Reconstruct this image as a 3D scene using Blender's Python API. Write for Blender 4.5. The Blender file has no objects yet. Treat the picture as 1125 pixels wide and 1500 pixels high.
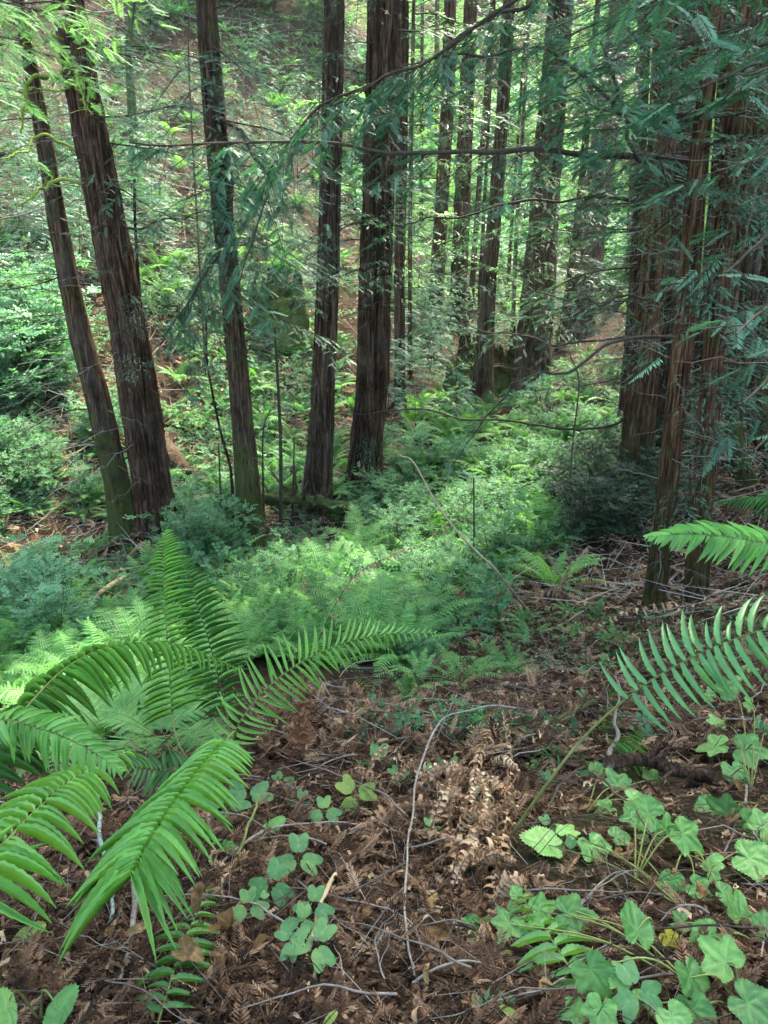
import bpy, math, random
import numpy as np
from mathutils import Vector, Matrix
R = math.radians
SC = bpy.context.scene
COL = SC.collection
# ---------------------------------------------------------------- camera, light
PITCH = R(22.0); FPX = 750/math.tan(R(34.0)); CZ = 1.6
cam = bpy.data.cameras.new("camera"); cam.sensor_fit = 'VERTICAL'; cam.sensor_height = 36
cam.lens = 18/math.tan(R(34.0)); cam.clip_start = 0.05; cam.clip_end = 600
camo = bpy.data.objects.new("camera", cam); COL.objects.link(camo)
camo.location = (0, 0, CZ); camo.rotation_euler = (math.pi/2-PITCH, 0, 0); SC.camera = camo
SUN_EL, SUN_AZ = R(56), R(24)     # azimuth measured from +Y towards +X
world = bpy.data.worlds.new("World"); SC.world = world; world.use_nodes = True
wn = world.node_tree.nodes; wl = world.node_tree.links
bg = wn['Background']; sky = wn.new('ShaderNodeTexSky'); sky.sky_type = 'NISHITA'; sky.sun_disc = False
sky.sun_elevation = SUN_EL; sky.sun_rotation = SUN_AZ; sky.altitude = 100; sky.dust_density = 2.5; sky.ozone_density = 1.0
wl.new(sky.outputs[0], bg.inputs[0]); bg.inputs[1].default_value = 0.15
sun = bpy.data.lights.new("sun", 'SUN'); sun.energy = 2.7; sun.angle = R(2.8); sun.color = (1.0, 0.95, 0.84)
suno = bpy.data.objects.new("sun", sun); COL.objects.link(suno)
sd = Vector((math.sin(SUN_AZ)*math.cos(SUN_EL), math.cos(SUN_AZ)*math.cos(SUN_EL), math.sin(SUN_EL)))
suno.rotation_euler = sd.to_track_quat('Z', 'Y').to_euler()
SC.view_settings.view_transform = 'Standard'; SC.view_settings.look = 'None'
SC.view_settings.exposure = 3.05; SC.view_settings.gamma = 1
SC.view_settings.use_white_balance = True; SC.view_settings.white_balance_temperature = 7250; SC.view_settings.white_balance_tint = 5
SC.cycles.max_bounces = 7; SC.cycles.diffuse_bounces = 4; SC.cycles.glossy_bounces = 2; SC.cycles.transmission_bounces = 4
SC.cycles.sample_clamp_indirect = 6; SC.cycles.use_denoising = True; SC.cycles.caustics_reflective = False
SC.cycles.use_adaptive_sampling = True; SC.cycles.adaptive_threshold = 0.02
# ---------------------------------------------------------------- numpy helpers
def hsh(ix, iy, iz):
    n = (ix.astype(np.int64)*374761393 + iy.astype(np.int64)*668265263 + iz.astype(np.int64)*2147483647) & 0xFFFFFFFF
    n = ((n ^ (n >> 13))*1274126177) & 0xFFFFFFFF
    n = ((n ^ (n >> 16))*2246822519) & 0xFFFFFFFF
    return ((n ^ (n >> 15)) & 0xFFFFFF)/float(0xFFFFFF)
def vnoise(x, y, z=0.0):
    x, y, z = np.broadcast_arrays(np.asarray(x, float), np.asarray(y, float), np.asarray(z, float))
    ix, iy, iz = np.floor(x), np.floor(y), np.floor(z)
    fx, fy, fz = x-ix, y-iy, z-iz
    fx, fy, fz = [f*f*(3-2*f) for f in (fx, fy, fz)]
    r = 0
    for a in (0, 1):
        for b in (0, 1):
            for c in (0, 1):
                r = r + hsh(ix+a, iy+b, iz+c)*(fx if a else 1-fx)*(fy if b else 1-fy)*(fz if c else 1-fz)
    return r*2-1
def fbm(x, y, z=0.0, o=4):
    r, a, k = 0, .5, 1.0
    for i in range(o):
        r = r + a*vnoise(x*k+i*17.3, y*k+i*9.1, z*k+i*5.7); a *= .5; k *= 2.03
    return r
def nrm(a): return a/np.maximum(np.linalg.norm(a, axis=-1, keepdims=True), 1e-9)
CP, SP = math.cos(PITCH), math.sin(PITCH)
def ray(px, py):
    x, y = (px-562.5)/FPX, -(py-750)/FPX
    return np.array([x, CP+y*SP, -SP+y*CP])
def P(px, py, d):                       # point at distance d
    r = ray(px, py); r = r/np.linalg.norm(r)
    return np.array([0, 0, CZ])+r*d
def PY(px, py, Y):                      # point at ground distance Y
    r = ray(px, py); return np.array([0, 0, CZ])+r*(Y/r[1])
def depth(p): return p[1]*CP-(p[2]-CZ)*SP
def proj(p):
    d = depth(p); u = p[1]*SP+(p[2]-CZ)*CP
    return 562.5+FPX*p[0]/d, 750-FPX*u/d
# ---------------------------------------------------------------- terrain
_c = [P(*a) for a in [(562,1500,1.25),(562,1300,1.62),(600,1100,2.3),(0,1500,1.3),(1125,1500,1.25),(1100,1250,1.9),(1100,1000,4.3),
 (60,1300,1.75),(250,1080,2.5),(560,1020,3.7),(700,900,6.4),(955,890,7.0),(1020,882,7.3),(1125,850,7.6),(350,900,7.2),(150,880,8.2),
 (0,960,7.6),(228,778,10.3),(60,800,10.6),(380,800,10.7),(470,750,12.2),(530,718,12.6),(620,800,9.6),(620,700,13),(760,640,16),(710,583,19.5),
 (785,572,20.5),(850,500,27),(935,720,11.3),(1040,650,12.2),(1120,560,14),(1125,300,20),(50,600,13.5),(100,480,15.5),(300,610,14.5),(400,500,17),
 (400,350,22),(100,300,20),(300,200,27),(230,100,31),(60,60,32),(500,60,40),(600,300,36),(700,400,33),(820,350,40),(700,150,52),(950,400,34)]]
_c += [np.array(a, float) for a in [(0,-3,.9),(-3,-2,.2),(4,-1,1.3),(5,4,.9),(12,8,2.6),(-6,3,-2.4),(-10,6,-2.2),(-16,6,1),(-22,12,6),(-22,25,14),(-30,50,30),
 (16,22,4.5),(26,40,13),(0,75,22),(30,75,26),(-30,90,44),(0,130,48),(60,130,52),(-70,60,48),(70,60,36),(50,10,20),(-60,0,26),(20,-20,8),(-20,-20,-2)]]
_c = np.array(_c)
def _U(r2): return np.where(r2 > 1e-9, r2*np.log(np.maximum(r2, 1e-9)), 0)
_n = len(_c); _A = np.zeros((_n+3, _n+3))
_A[:_n,:_n] = _U(((_c[:,None,:2]-_c[None,:,:2])**2).sum(-1))+np.eye(_n)*0.6
_A[:_n,_n] = 1; _A[:_n,_n+1:] = _c[:,:2]; _A[_n,:_n] = 1; _A[_n+1:,:_n] = _c[:,:2].T
_w = np.linalg.solve(_A, np.concatenate([_c[:,2], np.zeros(3)]))
def TZ0(x, y):
    x = np.asarray(x, float); y = np.asarray(y, float); sh = np.broadcast(x, y).shape
    xf, yf = np.broadcast_to(x, sh).ravel(), np.broadcast_to(y, sh).ravel()
    z = np.zeros(xf.shape)
    for s in range(0, len(xf), 20000):
        a, b = xf[s:s+20000], yf[s:s+20000]
        r2 = (a[:,None]-_c[None,:,0])**2+(b[:,None]-_c[None,:,1])**2
        z[s:s+20000] = _U(r2)@_w[:_n]+_w[_n]+_w[_n+1]*a+_w[_n+2]*b
    d = np.hypot(xf, yf)
    z += fbm(xf*.45, yf*.45, 3.1, 3)*.30*np.clip((d-2.5)/6, 0, 1)+fbm(xf*2.3, yf*2.3, 1.7, 4)*.10*np.clip(d/3, .35, 1)
    return z.reshape(sh)
def axis(lo, hi, n, k):
    a = np.linspace(-1, 1, n); s = np.sinh(k*a)/math.sinh(k)
    return np.where(s < 0, -s*lo, s*hi)
gx = axis(-110, 110, 400, 4.6); gy = axis(-30, 170, 640, 5.0)
GX, GY = np.meshgrid(gx, gy); GZ = TZ0(GX, GY)
GZ = GZ+np.exp(-(np.hypot(GX, GY-1.2)/3.5)**2)*fbm(GX*13, GY*13, 2., 3)*.03
def TZ(x, y):                           # height of the ground mesh itself
    x, y = np.broadcast_arrays(np.asarray(x, float), np.asarray(y, float))
    i = np.clip(np.searchsorted(gx, x)-1, 0, len(gx)-2); j = np.clip(np.searchsorted(gy, y)-1, 0, len(gy)-2)
    fx = np.clip((x-gx[i])/(gx[i+1]-gx[i]), 0, 1); fy = np.clip((y-gy[j])/(gy[j+1]-gy[j]), 0, 1)
    return GZ[j,i]*(1-fx)*(1-fy)+GZ[j,i+1]*fx*(1-fy)+GZ[j+1,i]*(1-fx)*fy+GZ[j+1,i+1]*fx*fy
def tz(x, y): return float(TZ(np.array([x]), np.array([y]))[0])
def GM(px, py):                         # pixels -> points on the terrain
    px = np.atleast_1d(np.asarray(px, float)); py = np.atleast_1d(np.asarray(py, float))
    d = np.stack([(px-562.5)/FPX, CP-(py-750)/FPX*SP, -SP-(py-750)/FPX*CP], -1); d = nrm(d)
    ts = np.concatenate([np.arange(.8, 6, .1), np.arange(6, 30, .25), np.arange(30, 130, 1.5)])
    pts = d[:,None,:]*ts[None,:,None]
    h = pts[...,2]+CZ-TZ(pts[...,0], pts[...,1]); below = h < 0
    k = np.where(below.any(1), below.argmax(1), len(ts)-1); k = np.maximum(k, 1)
    i = np.arange(len(px)); h0, h1 = h[i,k-1], h[i,k]; f = np.clip(h0/np.maximum(h0-h1, 1e-6), 0, 1)
    t = ts[k-1]+(ts[k]-ts[k-1])*f
    out = d*t[:,None]; out[:,2] = TZ(out[:,0], out[:,1])
    return out
def G(px, py): return GM(px, py)[0]
def TN(x, y):
    e = .15; return nrm(np.stack([TZ(x-e, y)-TZ(x+e, y), TZ(x, y-e)-TZ(x, y+e), np.full(np.shape(x), 2*e)], -1))
# ---------------------------------------------------------------- mesh builder
class MB:
    def __init__(s): s.V = []; s.T = []; s.F = []; s.M = []; s.n = 0
    def add(s, V, F, t=.5, m=0):
        V = np.asarray(V, float).reshape(-1, 3); F = np.asarray(F, np.int64)
        s.V.append(V); s.T.append(np.broadcast_to(np.asarray(t, float), (len(V),)))
        s.F.append(F+s.n); s.M.append(np.full(len(F), m, np.int32)); s.n += len(V); return s
    def inst(s, tm, Mx, pos, t=None, m=0):
        V, F, T0 = tm; N = len(pos)
        if N == 0: return s
        W = np.einsum('nij,vj->nvi', Mx, V)+np.asarray(pos)[:,None,:]
        t = np.zeros(N) if t is None else np.asarray(t, float)
        tt = (t[:,None]+T0[None,:]).ravel()
        Fs = (F[None]+np.arange(N)[:,None,None]*len(V)).reshape(-1, F.shape[1])
        return s.add(W.reshape(-1, 3), Fs, tt, m)
    def merge(s, o, m=None):
        for V, T, F, M in zip(o.V, o.T, o.F, o.M): pass
    def mesh(s, name, mats, smooth=True):
        me = bpy.data.meshes.new(name)
        V = np.concatenate(s.V); T = np.concatenate(s.T)
        tot = np.concatenate([np.full(len(f), f.shape[1], np.int32) for f in s.F])
        loops = np.concatenate([f.ravel() for f in s.F]).astype(np.int32)
        st = np.concatenate([[0], np.cumsum(tot)[:-1]]).astype(np.int32)
        me.vertices.add(len(V)); me.vertices.foreach_set('co', V.astype(np.float32).ravel())
        me.loops.add(len(loops)); me.loops.foreach_set('vertex_index', loops)
        me.polygons.add(len(tot)); me.polygons.foreach_set('loop_start', st); me.polygons.foreach_set('loop_total', tot)
        me.polygons.foreach_set('material_index', np.concatenate(s.M))
        me.polygons.foreach_set('use_smooth', np.full(len(tot), smooth))
        a = me.attributes.new('tint', 'FLOAT', 'POINT'); a.data.foreach_set('value', T.astype(np.float32))
        for mt in (mats if isinstance(mats, (list, tuple)) else [mats]): me.materials.append(mt)
        me.update(calc_edges=True)
        return me
    def build(s, name, mats, parent=None, smooth=True):
        return put(name, s.mesh(name, mats, smooth), parent)
def put(name, data, parent=None, mat=None):
    o = bpy.data.objects.new(name, data); COL.objects.link(o)
    if parent is not None: o.parent = parent
    if mat is not None: o.matrix_local = mat
    return o
def tag(o, label=None, cat=None, group=None, kind=None):
    if label: o['label'] = label
    if cat: o['category'] = cat
    if group: o['group'] = group
    if kind: o['kind'] = kind
    return o
def empty(name, loc, label, cat, group=None):
    o = put(name, None); o.location = tuple(loc); o.empty_display_size = .1
    return tag(o, label, cat, group)
def spl(pts, n):
    p = np.asarray(pts, float)
    if len(p) == 2: return p[0]+(p[1]-p[0])*np.linspace(0, 1, n)[:,None]
    q = np.vstack([2*p[0]-p[1], p, 2*p[-1]-p[-2]]); t = np.linspace(0, len(p)-1, n)
    k = np.minimum(t.astype(int), len(p)-2); f = (t-k)[:,None]
    a, b, c, d = q[k], q[k+1], q[k+2], q[k+3]
    return .5*((2*b)+(c-a)*f+(2*a-5*b+4*c-d)*f*f+(3*b-a-3*c+d)*f**3)
def tangents(p):
    return nrm(np.gradient(p, axis=0))
def pframe(p, up=(0, 0, 1)):
    T = tangents(p); N = np.zeros_like(T); n = np.asarray(up, float)
    if abs(np.dot(n, T[0])) > .9: n = np.array([1., .1, 0])
    for i in range(len(T)):
        n = n-T[i]*np.dot(n, T[i]); n /= max(np.linalg.norm(n), 1e-9); N[i] = n
    return T, N, np.cross(T, N)
def tube(mb, p, r, seg=6, t=.5, m=0, cap=True, up=(0, 0, 1), rough=0):
    p = np.asarray(p, float); n = len(p); r = np.broadcast_to(np.asarray(r, float), (n,))
    T, N, B = pframe(p, up); a = np.linspace(0, 2*np.pi, seg, endpoint=False)
    rr = r[:,None]*np.ones(seg)
    if rough: rr = rr*(1+rough*fbm(np.cos(a)[None]*1.5+p[:,0:1]*9, np.sin(a)[None]*1.5+p[:,1:2]*9, p[:,2:3]*9, 2))
    V = p[:,None]+rr[...,None]*(np.cos(a)[None,:,None]*N[:,None]+np.sin(a)[None,:,None]*B[:,None])
    i = np.arange(n-1)[:,None]*seg; j = np.arange(seg)[None]; k = (j+1) % seg
    F = np.stack([i+j, i+k, i+seg+k, i+seg+j], -1).reshape(-1, 4)
    tt = np.broadcast_to(np.asarray(t, float), (n,)) if np.ndim(t) <= 1 else t
    mb.add(V.reshape(-1, 3), F, np.repeat(tt, seg), m)
    if cap:
        c = np.array([[0, (q+1) % seg, q] for q in range(0)]).reshape(-1, 3)
        e = np.vstack([V[-1], p[-1]+T[-1]*r[-1]*.3]); mb.add(e, [[q, (q+1) % seg, seg] for q in range(seg)], float(tt[-1]), m)
    return V
def basis(d, up, sx=1., sy=1., sz=1.):
    d = nrm(d); up = np.broadcast_to(np.asarray(up, float), d.shape)
    y = nrm(np.cross(up, d)); z = np.cross(d, y)
    return np.stack([d*np.reshape(sx, (-1, 1)), y*np.reshape(sy, (-1, 1)), z*np.reshape(sz, (-1, 1))], -1)
# ---------------------------------------------------------------- materials
def nodes(name):
    m = bpy.data.materials.new(name); m.use_nodes = True; nt = m.node_tree
    for n in list(nt.nodes): nt.nodes.remove(n)
    return m, nt, nt.nodes.new('ShaderNodeOutputMaterial')
def N_(nt, t, **k):
    n = nt.nodes.new('ShaderNode'+t)
    for a, v in k.items():
        if a.startswith('i_'): n.inputs[int(a[2:])].default_value = v
        else: setattr(n, a, v)
    return n
def ramp(nt, fac, stops):
    r = nt.nodes.new('ShaderNodeValToRGB'); e = r.color_ramp.elements
    while len(e) < len(stops): e.new(.5)
    for q, (p, c) in zip(e, stops): q.position = p; q.color = (*c, 1)
    nt.links.new(fac, r.inputs[0]); return r.outputs[0]
def noise(nt, vec, scale, detail=4, rough=.6, dist=0.):
    n = nt.nodes.new('ShaderNodeTexNoise'); n.inputs['Scale'].default_value = scale; n.inputs['Detail'].default_value = detail
    n.inputs['Roughness'].default_value = rough; n.inputs['Distortion'].default_value = dist
    if vec is not None: nt.links.new(vec, n.inputs['Vector'])
    return n.outputs['Fac']
def math_(nt, op, a, b=None, clamp=False):
    n = nt.nodes.new('ShaderNodeMath'); n.operation = op; n.use_clamp = clamp
    for i, v in enumerate((a, b)):
        if v is None: continue
        if isinstance(v, (int, float)): n.inputs[i].default_value = v
        else: nt.links.new(v, n.inputs[i])
    return n.outputs[0]
def mixc(nt, f, a, b, mode='MIX'):
    n = nt.nodes.new('ShaderNodeMix'); n.data_type = 'RGBA'; n.blend_type = mode
    for i, v in ((0, f), (6, a), (7, b)):
        if isinstance(v, (int, float)): n.inputs[i].default_value = v
        elif isinstance(v, tuple): n.inputs[i].default_value = (*v, 1)
        else: nt.links.new(v, n.inputs[i])
    return n.outputs[2]
def bump(nt, h, s=.5, d=.02):
    b = nt.nodes.new('ShaderNodeBump'); b.inputs['Strength'].default_value = s; b.inputs['Distance'].default_value = d
    nt.links.new(h, b.inputs['Height']); return b.outputs[0]
def leafmat(name, stops, trans=.35, rough=.45, spec=.35, tcol=(1.25, 1.35, .6), objvar=.35, nscale=60, spots=0.):
    m, nt, out = nodes(name); L = nt.links
    at = N_(nt, 'Attribute', attribute_name='tint'); oi = N_(nt, 'ObjectInfo'); geo = N_(nt, 'NewGeometry')
    pn = noise(nt, geo.outputs['Position'], 1.3, 2)
    f = math_(nt, 'ADD', at.outputs['Fac'], math_(nt, 'MULTIPLY', math_(nt, 'SUBTRACT', oi.outputs['Random'], .5), objvar))
    f = math_(nt, 'ADD', f, math_(nt, 'MULTIPLY', math_(nt, 'SUBTRACT', pn, .5), .5), True)
    col = ramp(nt, f, stops)
    fn = noise(nt, geo.outputs['Position'], nscale, 3)
    col = mixc(nt, 1.0, col, ramp(nt, fn, [(0.3, (.78, .8, .8)), (.7, (1.15, 1.12, 1.05))]), 'MULTIPLY')
    if spots:
        sp = ramp(nt, noise(nt, geo.outputs['Position'], 75, 5, .7), [(.70-spots*.1, (0, 0, 0)), (.76-spots*.1, (1, 1, 1))]); col = mixc(nt, math_(nt, 'MULTIPLY', sp, .8), col, (.16, .12, .03))
        col = mixc(nt, ramp(nt, noise(nt, geo.outputs['Position'], 14, 3), [(.5, (0, 0, 0)), (.8, (.6, .6, .6))]), col, (.22, .34, .07))
    b = N_(nt, 'BsdfPrincipled'); L.new(col, b.inputs['Base Color']); b.inputs['Roughness'].default_value = rough
    b.inputs['Specular IOR Level'].default_value = spec
    L.new(bump(nt, fn, .35, .004), b.inputs['Normal'])
    t = N_(nt, 'BsdfTranslucent'); L.new(mixc(nt, 1.0, col, tcol, 'MULTIPLY'), t.inputs[0])
    ms = N_(nt, 'MixShader'); ms.inputs[0].default_value = trans; L.new(b.outputs[0], ms.inputs[1]); L.new(t.outputs[0], ms.inputs[2])
    L.new(ms.outputs[0], out.inputs[0]); return m
def drymat(name, stops, nscale=25, rough=.85, trans=0.0, bs=.4, objvar=.3):
    m, nt, out = nodes(name); L = nt.links
    at = N_(nt, 'Attribute', attribute_name='tint'); oi = N_(nt, 'ObjectInfo'); geo = N_(nt, 'NewGeometry')
    f = math_(nt, 'ADD', at.outputs['Fac'], math_(nt, 'MULTIPLY', math_(nt, 'SUBTRACT', oi.outputs['Random'], .5), objvar))
    fn = noise(nt, geo.outputs['Position'], nscale, 4)
    f = math_(nt, 'ADD', f, math_(nt, 'MULTIPLY', math_(nt, 'SUBTRACT', fn, .5), 1.1), True)
    col = ramp(nt, f, stops)
    b = N_(nt, 'BsdfPrincipled'); L.new(col, b.inputs['Base Color']); b.inputs['Roughness'].default_value = rough
    b.inputs['Specular IOR Level'].default_value = .2
    L.new(bump(nt, fn, bs, .01), b.inputs['Normal'])
    sh = b.outputs[0]
    if trans:
        t = N_(nt, 'BsdfTranslucent'); L.new(col, t.inputs[0]); ms = N_(nt, 'MixShader'); ms.inputs[0].default_value = trans
        L.new(sh, ms.inputs[1]); L.new(t.outputs[0], ms.inputs[2]); sh = ms.outputs[0]
    L.new(sh, out.inputs[0]); return m
def barkmat(name, stops, moss=0.0, mosscol=(.07, .10, .025), hi=3.0, sx=34, sz=3.0, grey=0.0):
    m, nt, out = nodes(name); L = nt.links
    tc = N_(nt, 'TexCoord'); mp = N_(nt, 'Mapping'); mp.inputs['Scale'].default_value = (1, 1, sz/sx)
    L.new(tc.outputs['Object'], mp.inputs[0])
    v = mp.outputs[0]
    n1 = noise(nt, v, sx, 6, .7, .9); n2 = noise(nt, v, sx*3.1, 3, .6); n3 = noise(nt, tc.outputs['Object'], 1.1, 4)
    at = N_(nt, 'Attribute', attribute_name='tint')
    h = math_(nt, 'ADD', math_(nt, 'MULTIPLY', n1, .75), math_(nt, 'MULTIPLY', n2, .25))
    f = math_(nt, 'ADD', math_(nt, 'MULTIPLY', math_(nt, 'SUBTRACT', h, .5), 3.4), math_(nt, 'ADD', at.outputs['Fac'], math_(nt, 'MULTIPLY', math_(nt, 'SUBTRACT', n3, .5), .5)), True)
    col = ramp(nt, f, stops)
    sep = N_(nt, 'SeparateXYZ'); L.new(tc.outputs['Object'], sep.inputs[0])
    if grey: col = mixc(nt, math_(nt, 'MULTIPLY', ramp(nt, noise(nt, tc.outputs['Object'], 2.3, 5), [(.45, (0, 0, 0)), (.62, (1, 1, 1))]), grey), col, (.20, .19, .16))
    if moss:
        low = math_(nt, 'SUBTRACT', 1.0, math_(nt, 'MULTIPLY', sep.outputs['Z'], 1/hi), True)
        mk = math_(nt, 'MULTIPLY', ramp(nt, math_(nt, 'ADD', noise(nt, tc.outputs['Object'], 5, 6, .7), math_(nt, 'MULTIPLY', low, .22)), [(.52, (0, 0, 0)), (.68, (1, 1, 1))]), moss)
        col = mixc(nt, mk, col, mosscol)
    b = N_(nt, 'BsdfPrincipled'); L.new(col, b.inputs['Base Color']); b.inputs['Roughness'].default_value = .92
    b.inputs['Specular IOR Level'].default_value = .15
    L.new(bump(nt, h, 1.0, .06), b.inputs['Normal']); L.new(b.outputs[0], out.inputs[0]); return m
TEAL = [(0, (.016, .06, .04)), (.5, (.047, .155, .095)), (1, (.14, .33, .20))]
MN = leafmat('redwood_needles', TEAL, .28, .42, .35, (.95, 1.35, .8))
MNB = leafmat('bright_needles', [(0, (.09, .19, .07)), (.5, (.17, .35, .13)), (1, (.30, .50, .22))], .42, .55, .2, (1.05, 1.35, .75))  # brighter copy of the needles, sunlit background glow put into the colour
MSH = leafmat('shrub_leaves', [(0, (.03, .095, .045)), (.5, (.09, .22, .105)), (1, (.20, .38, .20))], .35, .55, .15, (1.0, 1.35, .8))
MSL = leafmat('painted_lit_shrub_leaves', [(0, (.06, .17, .09)), (.5, (.13, .31, .17)), (1, (.25, .46, .27))], .4, .5, .2, (1.05, 1.3, .75))  # paler copy of the shrub leaves with sunlight painted into the colour
MF = leafmat('sword_fern_green', [(0, (.03, .10, .03)), (.5, (.085, .25, .07)), (1, (.18, .40, .12))], .36, .42, .35, (1.2, 1.4, .55), .4, 25, .5)
MFB = leafmat('fern_bright', [(0, (.05, .15, .05)), (.5, (.14, .36, .11)), (1, (.28, .50, .19))], .42, .5, .25, (1.1, 1.35, .6), .6, 40)  # light green of the ferns, raised further to stand for sunlight on them
MG = leafmat('ground_leaves', [(0, (.02, .07, .035)), (.5, (.05, .16, .07)), (1, (.12, .3, .12))], .3, .5, .3, (1.1, 1.4, .6), 0, 9)
MOX = leafmat('sorrel_leaf', [(0, (.03, .10, .035)), (.5, (.07, .20, .065)), (1, (.17, .33, .13))], .25, .5, .35, (1.1, 1.4, .5), .15, 60, .3)
MBK = leafmat('bramble_leaf', [(0, (.04, .14, .035)), (.5, (.105, .29, .07)), (1, (.22, .44, .13))], .3, .42, .35, (1.1, 1.4, .5), .85, 60, .7)
MTW = drymat('twig_wood', [(0, (.02, .014, .010)), (.5, (.06, .045, .033)), (1, (.14, .11, .085))], 40)
MTG = drymat('grey_twig', [(0, (.07, .06, .05)), (.5, (.19, .17, .14)), (1, (.36, .34, .29))], 60)
MMO = drymat('mossy_twig', [(0, (.10, .15, .02)), (.5, (.27, .36, .06)), (1, (.45, .52, .14))], 70)
MDR = drymat('dry_leaf', [(0, (.03, .016, .009)), (.5, (.20, .12, .065)), (1, (.60, .44, .27))], 30, .8, .15)
MLT = drymat('needle_litter', [(0, (.012, .007, .004)), (.45, (.085, .046, .026)), (1, (.40, .26, .155))], 22, .9, 0.1)
MST = drymat('green_stem', [(0, (.06, .07, .02)), (.5, (.14, .17, .05)), (1, (.26, .30, .10))], 30)
MSB = drymat('brown_stem', [(0, (.03, .02, .012)), (.5, (.09, .065, .035)), (1, (.18, .14, .07))], 30)
B_RED = [(0, (.005, .003, .002)), (.40, (.026, .0135, .008)), (.70, (.085, .043, .026)), (1, (.20, .12, .075))]
B_BRN = [(0, (.008, .005, .003)), (.42, (.045, .027, .017)), (.72, (.12, .073, .045)), (1, (.22, .155, .105))]
BK1 = barkmat('redwood_bark', B_RED, grey=.14)
BK2 = barkmat('brown_bark', B_BRN, grey=.25)
BK3 = barkmat('mossy_bark', B_RED, moss=.85, hi=2.0, grey=.2)
BK4 = barkmat('orange_bark', [(0, (.010, .005, .003)), (.42, (.06, .030, .016)), (.72, (.16, .082, .044)), (1, (.28, .17, .10))], moss=.5, hi=1.6)
MLOG = barkmat('log_bark', [(0, (.02, .014, .01)), (.5, (.09, .07, .05)), (1, (.24, .20, .16))], moss=.8, hi=99, sx=14, sz=14)
MROT = barkmat('rotten_wood', [(0, (.008, .005, .004)), (.5, (.04, .022, .014)), (1, (.15, .08, .045))], moss=.75, hi=1.2, mosscol=(.10, .15, .03))
# ---------------------------------------------------------------- ground
def ground_mat():
    m, nt, out = nodes('forest_soil'); L = nt.links; geo = N_(nt, 'NewGeometry'); p = geo.outputs['Position']
    n1 = noise(nt, p, 1.1, 5); n2 = noise(nt, p, 22, 6, .7); n3 = noise(nt, p, 90, 4, .7); n4 = noise(nt, p, .6, 5, .6)
    c = ramp(nt, n2, [(.3, (.008, .005, .003)), (.5, (.030, .019, .013)), (.62, (.07, .044, .03)), (.78, (.16, .105, .07))])
    c = mixc(nt, math_(nt, 'MULTIPLY', n3, .6), c, (.05, .028, .018))
    mk = ramp(nt, n4, [(.52, (0, 0, 0)), (.66, (1, 1, 1))])
    c = mixc(nt, math_(nt, 'MULTIPLY', mk, .35), c, (.05, .085, .022))
    b = N_(nt, 'BsdfPrincipled'); L.new(c, b.inputs['Base Color']); b.inputs['Roughness'].default_value = .95; b.inputs['Specular IOR Level'].default_value = .1
    L.new(bump(nt, math_(nt, 'ADD', n2, math_(nt, 'MULTIPLY', n3, .5)), 1.0, .04), b.inputs['Normal']); L.new(b.outputs[0], out.inputs[0]); return m
i = np.arange(len(gy)-1)[:,None]*len(gx); j = np.arange(len(gx)-1)[None]
F = np.stack([i+j, i+j+1, i+j+1+len(gx), i+j+len(gx)], -1).reshape(-1, 4)
g = MB().add(np.stack([GX, GY, GZ], -1).reshape(-1, 3), F).build('ground', ground_mat()); tag(g, kind='structure')
# ---------------------------------------------------------------- foliage templates
def spray_t(n, nl, w, ang=58, fwd=.25, seed=0, droop=.0):
    rg = np.random.default_rng(seed); V = []; F = []; T = []
    for k in range(n):
        x = .04+.93*k/(n-1); l = nl*(.55+.9*math.sin(math.pi*min(1, .18+.78*x))*.6)*rg.uniform(.85, 1.1)
        for s in (-1, 1):
            a = R(ang+rg.uniform(-7, 7))*(1-.45*x); d = np.array([math.cos(a), s*math.sin(a), rg.uniform(-.15, .12)])
            p = np.array([-d[1], d[0], 0])*w*.5; b = np.array([x, 0, -droop*x*x]); o = len(V)
            V += [b-p*.4, b+d*l*.5+p+[0, 0, .01], b+d*l, b+d*l*.5-p-[0, 0, .01]]; V[o] = b
            F.append([o, o+3, o+2, o+1]); T += [0, .05, .12, .0]
    o = len(V); V += [np.array([0, -.006, .0]), np.array([0, .006, 0]), np.array([1, .002, -droop]), np.array([1, -.002, -droop])]; F.append([o, o+3, o+2, o+1]); T += [-.1]*4
    return np.array(V), np.array(F), np.array(T)
SPN = [spray_t(17, .25, .034, seed=s, droop=.1) for s in range(4)]
SPM = [spray_t(7, .22, .075, seed=s+9, droop=.12) for s in range(4)]
SPF = [spray_t(3, .34, .20, ang=50, seed=s+19, droop=.1) for s in range(3)]
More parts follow.
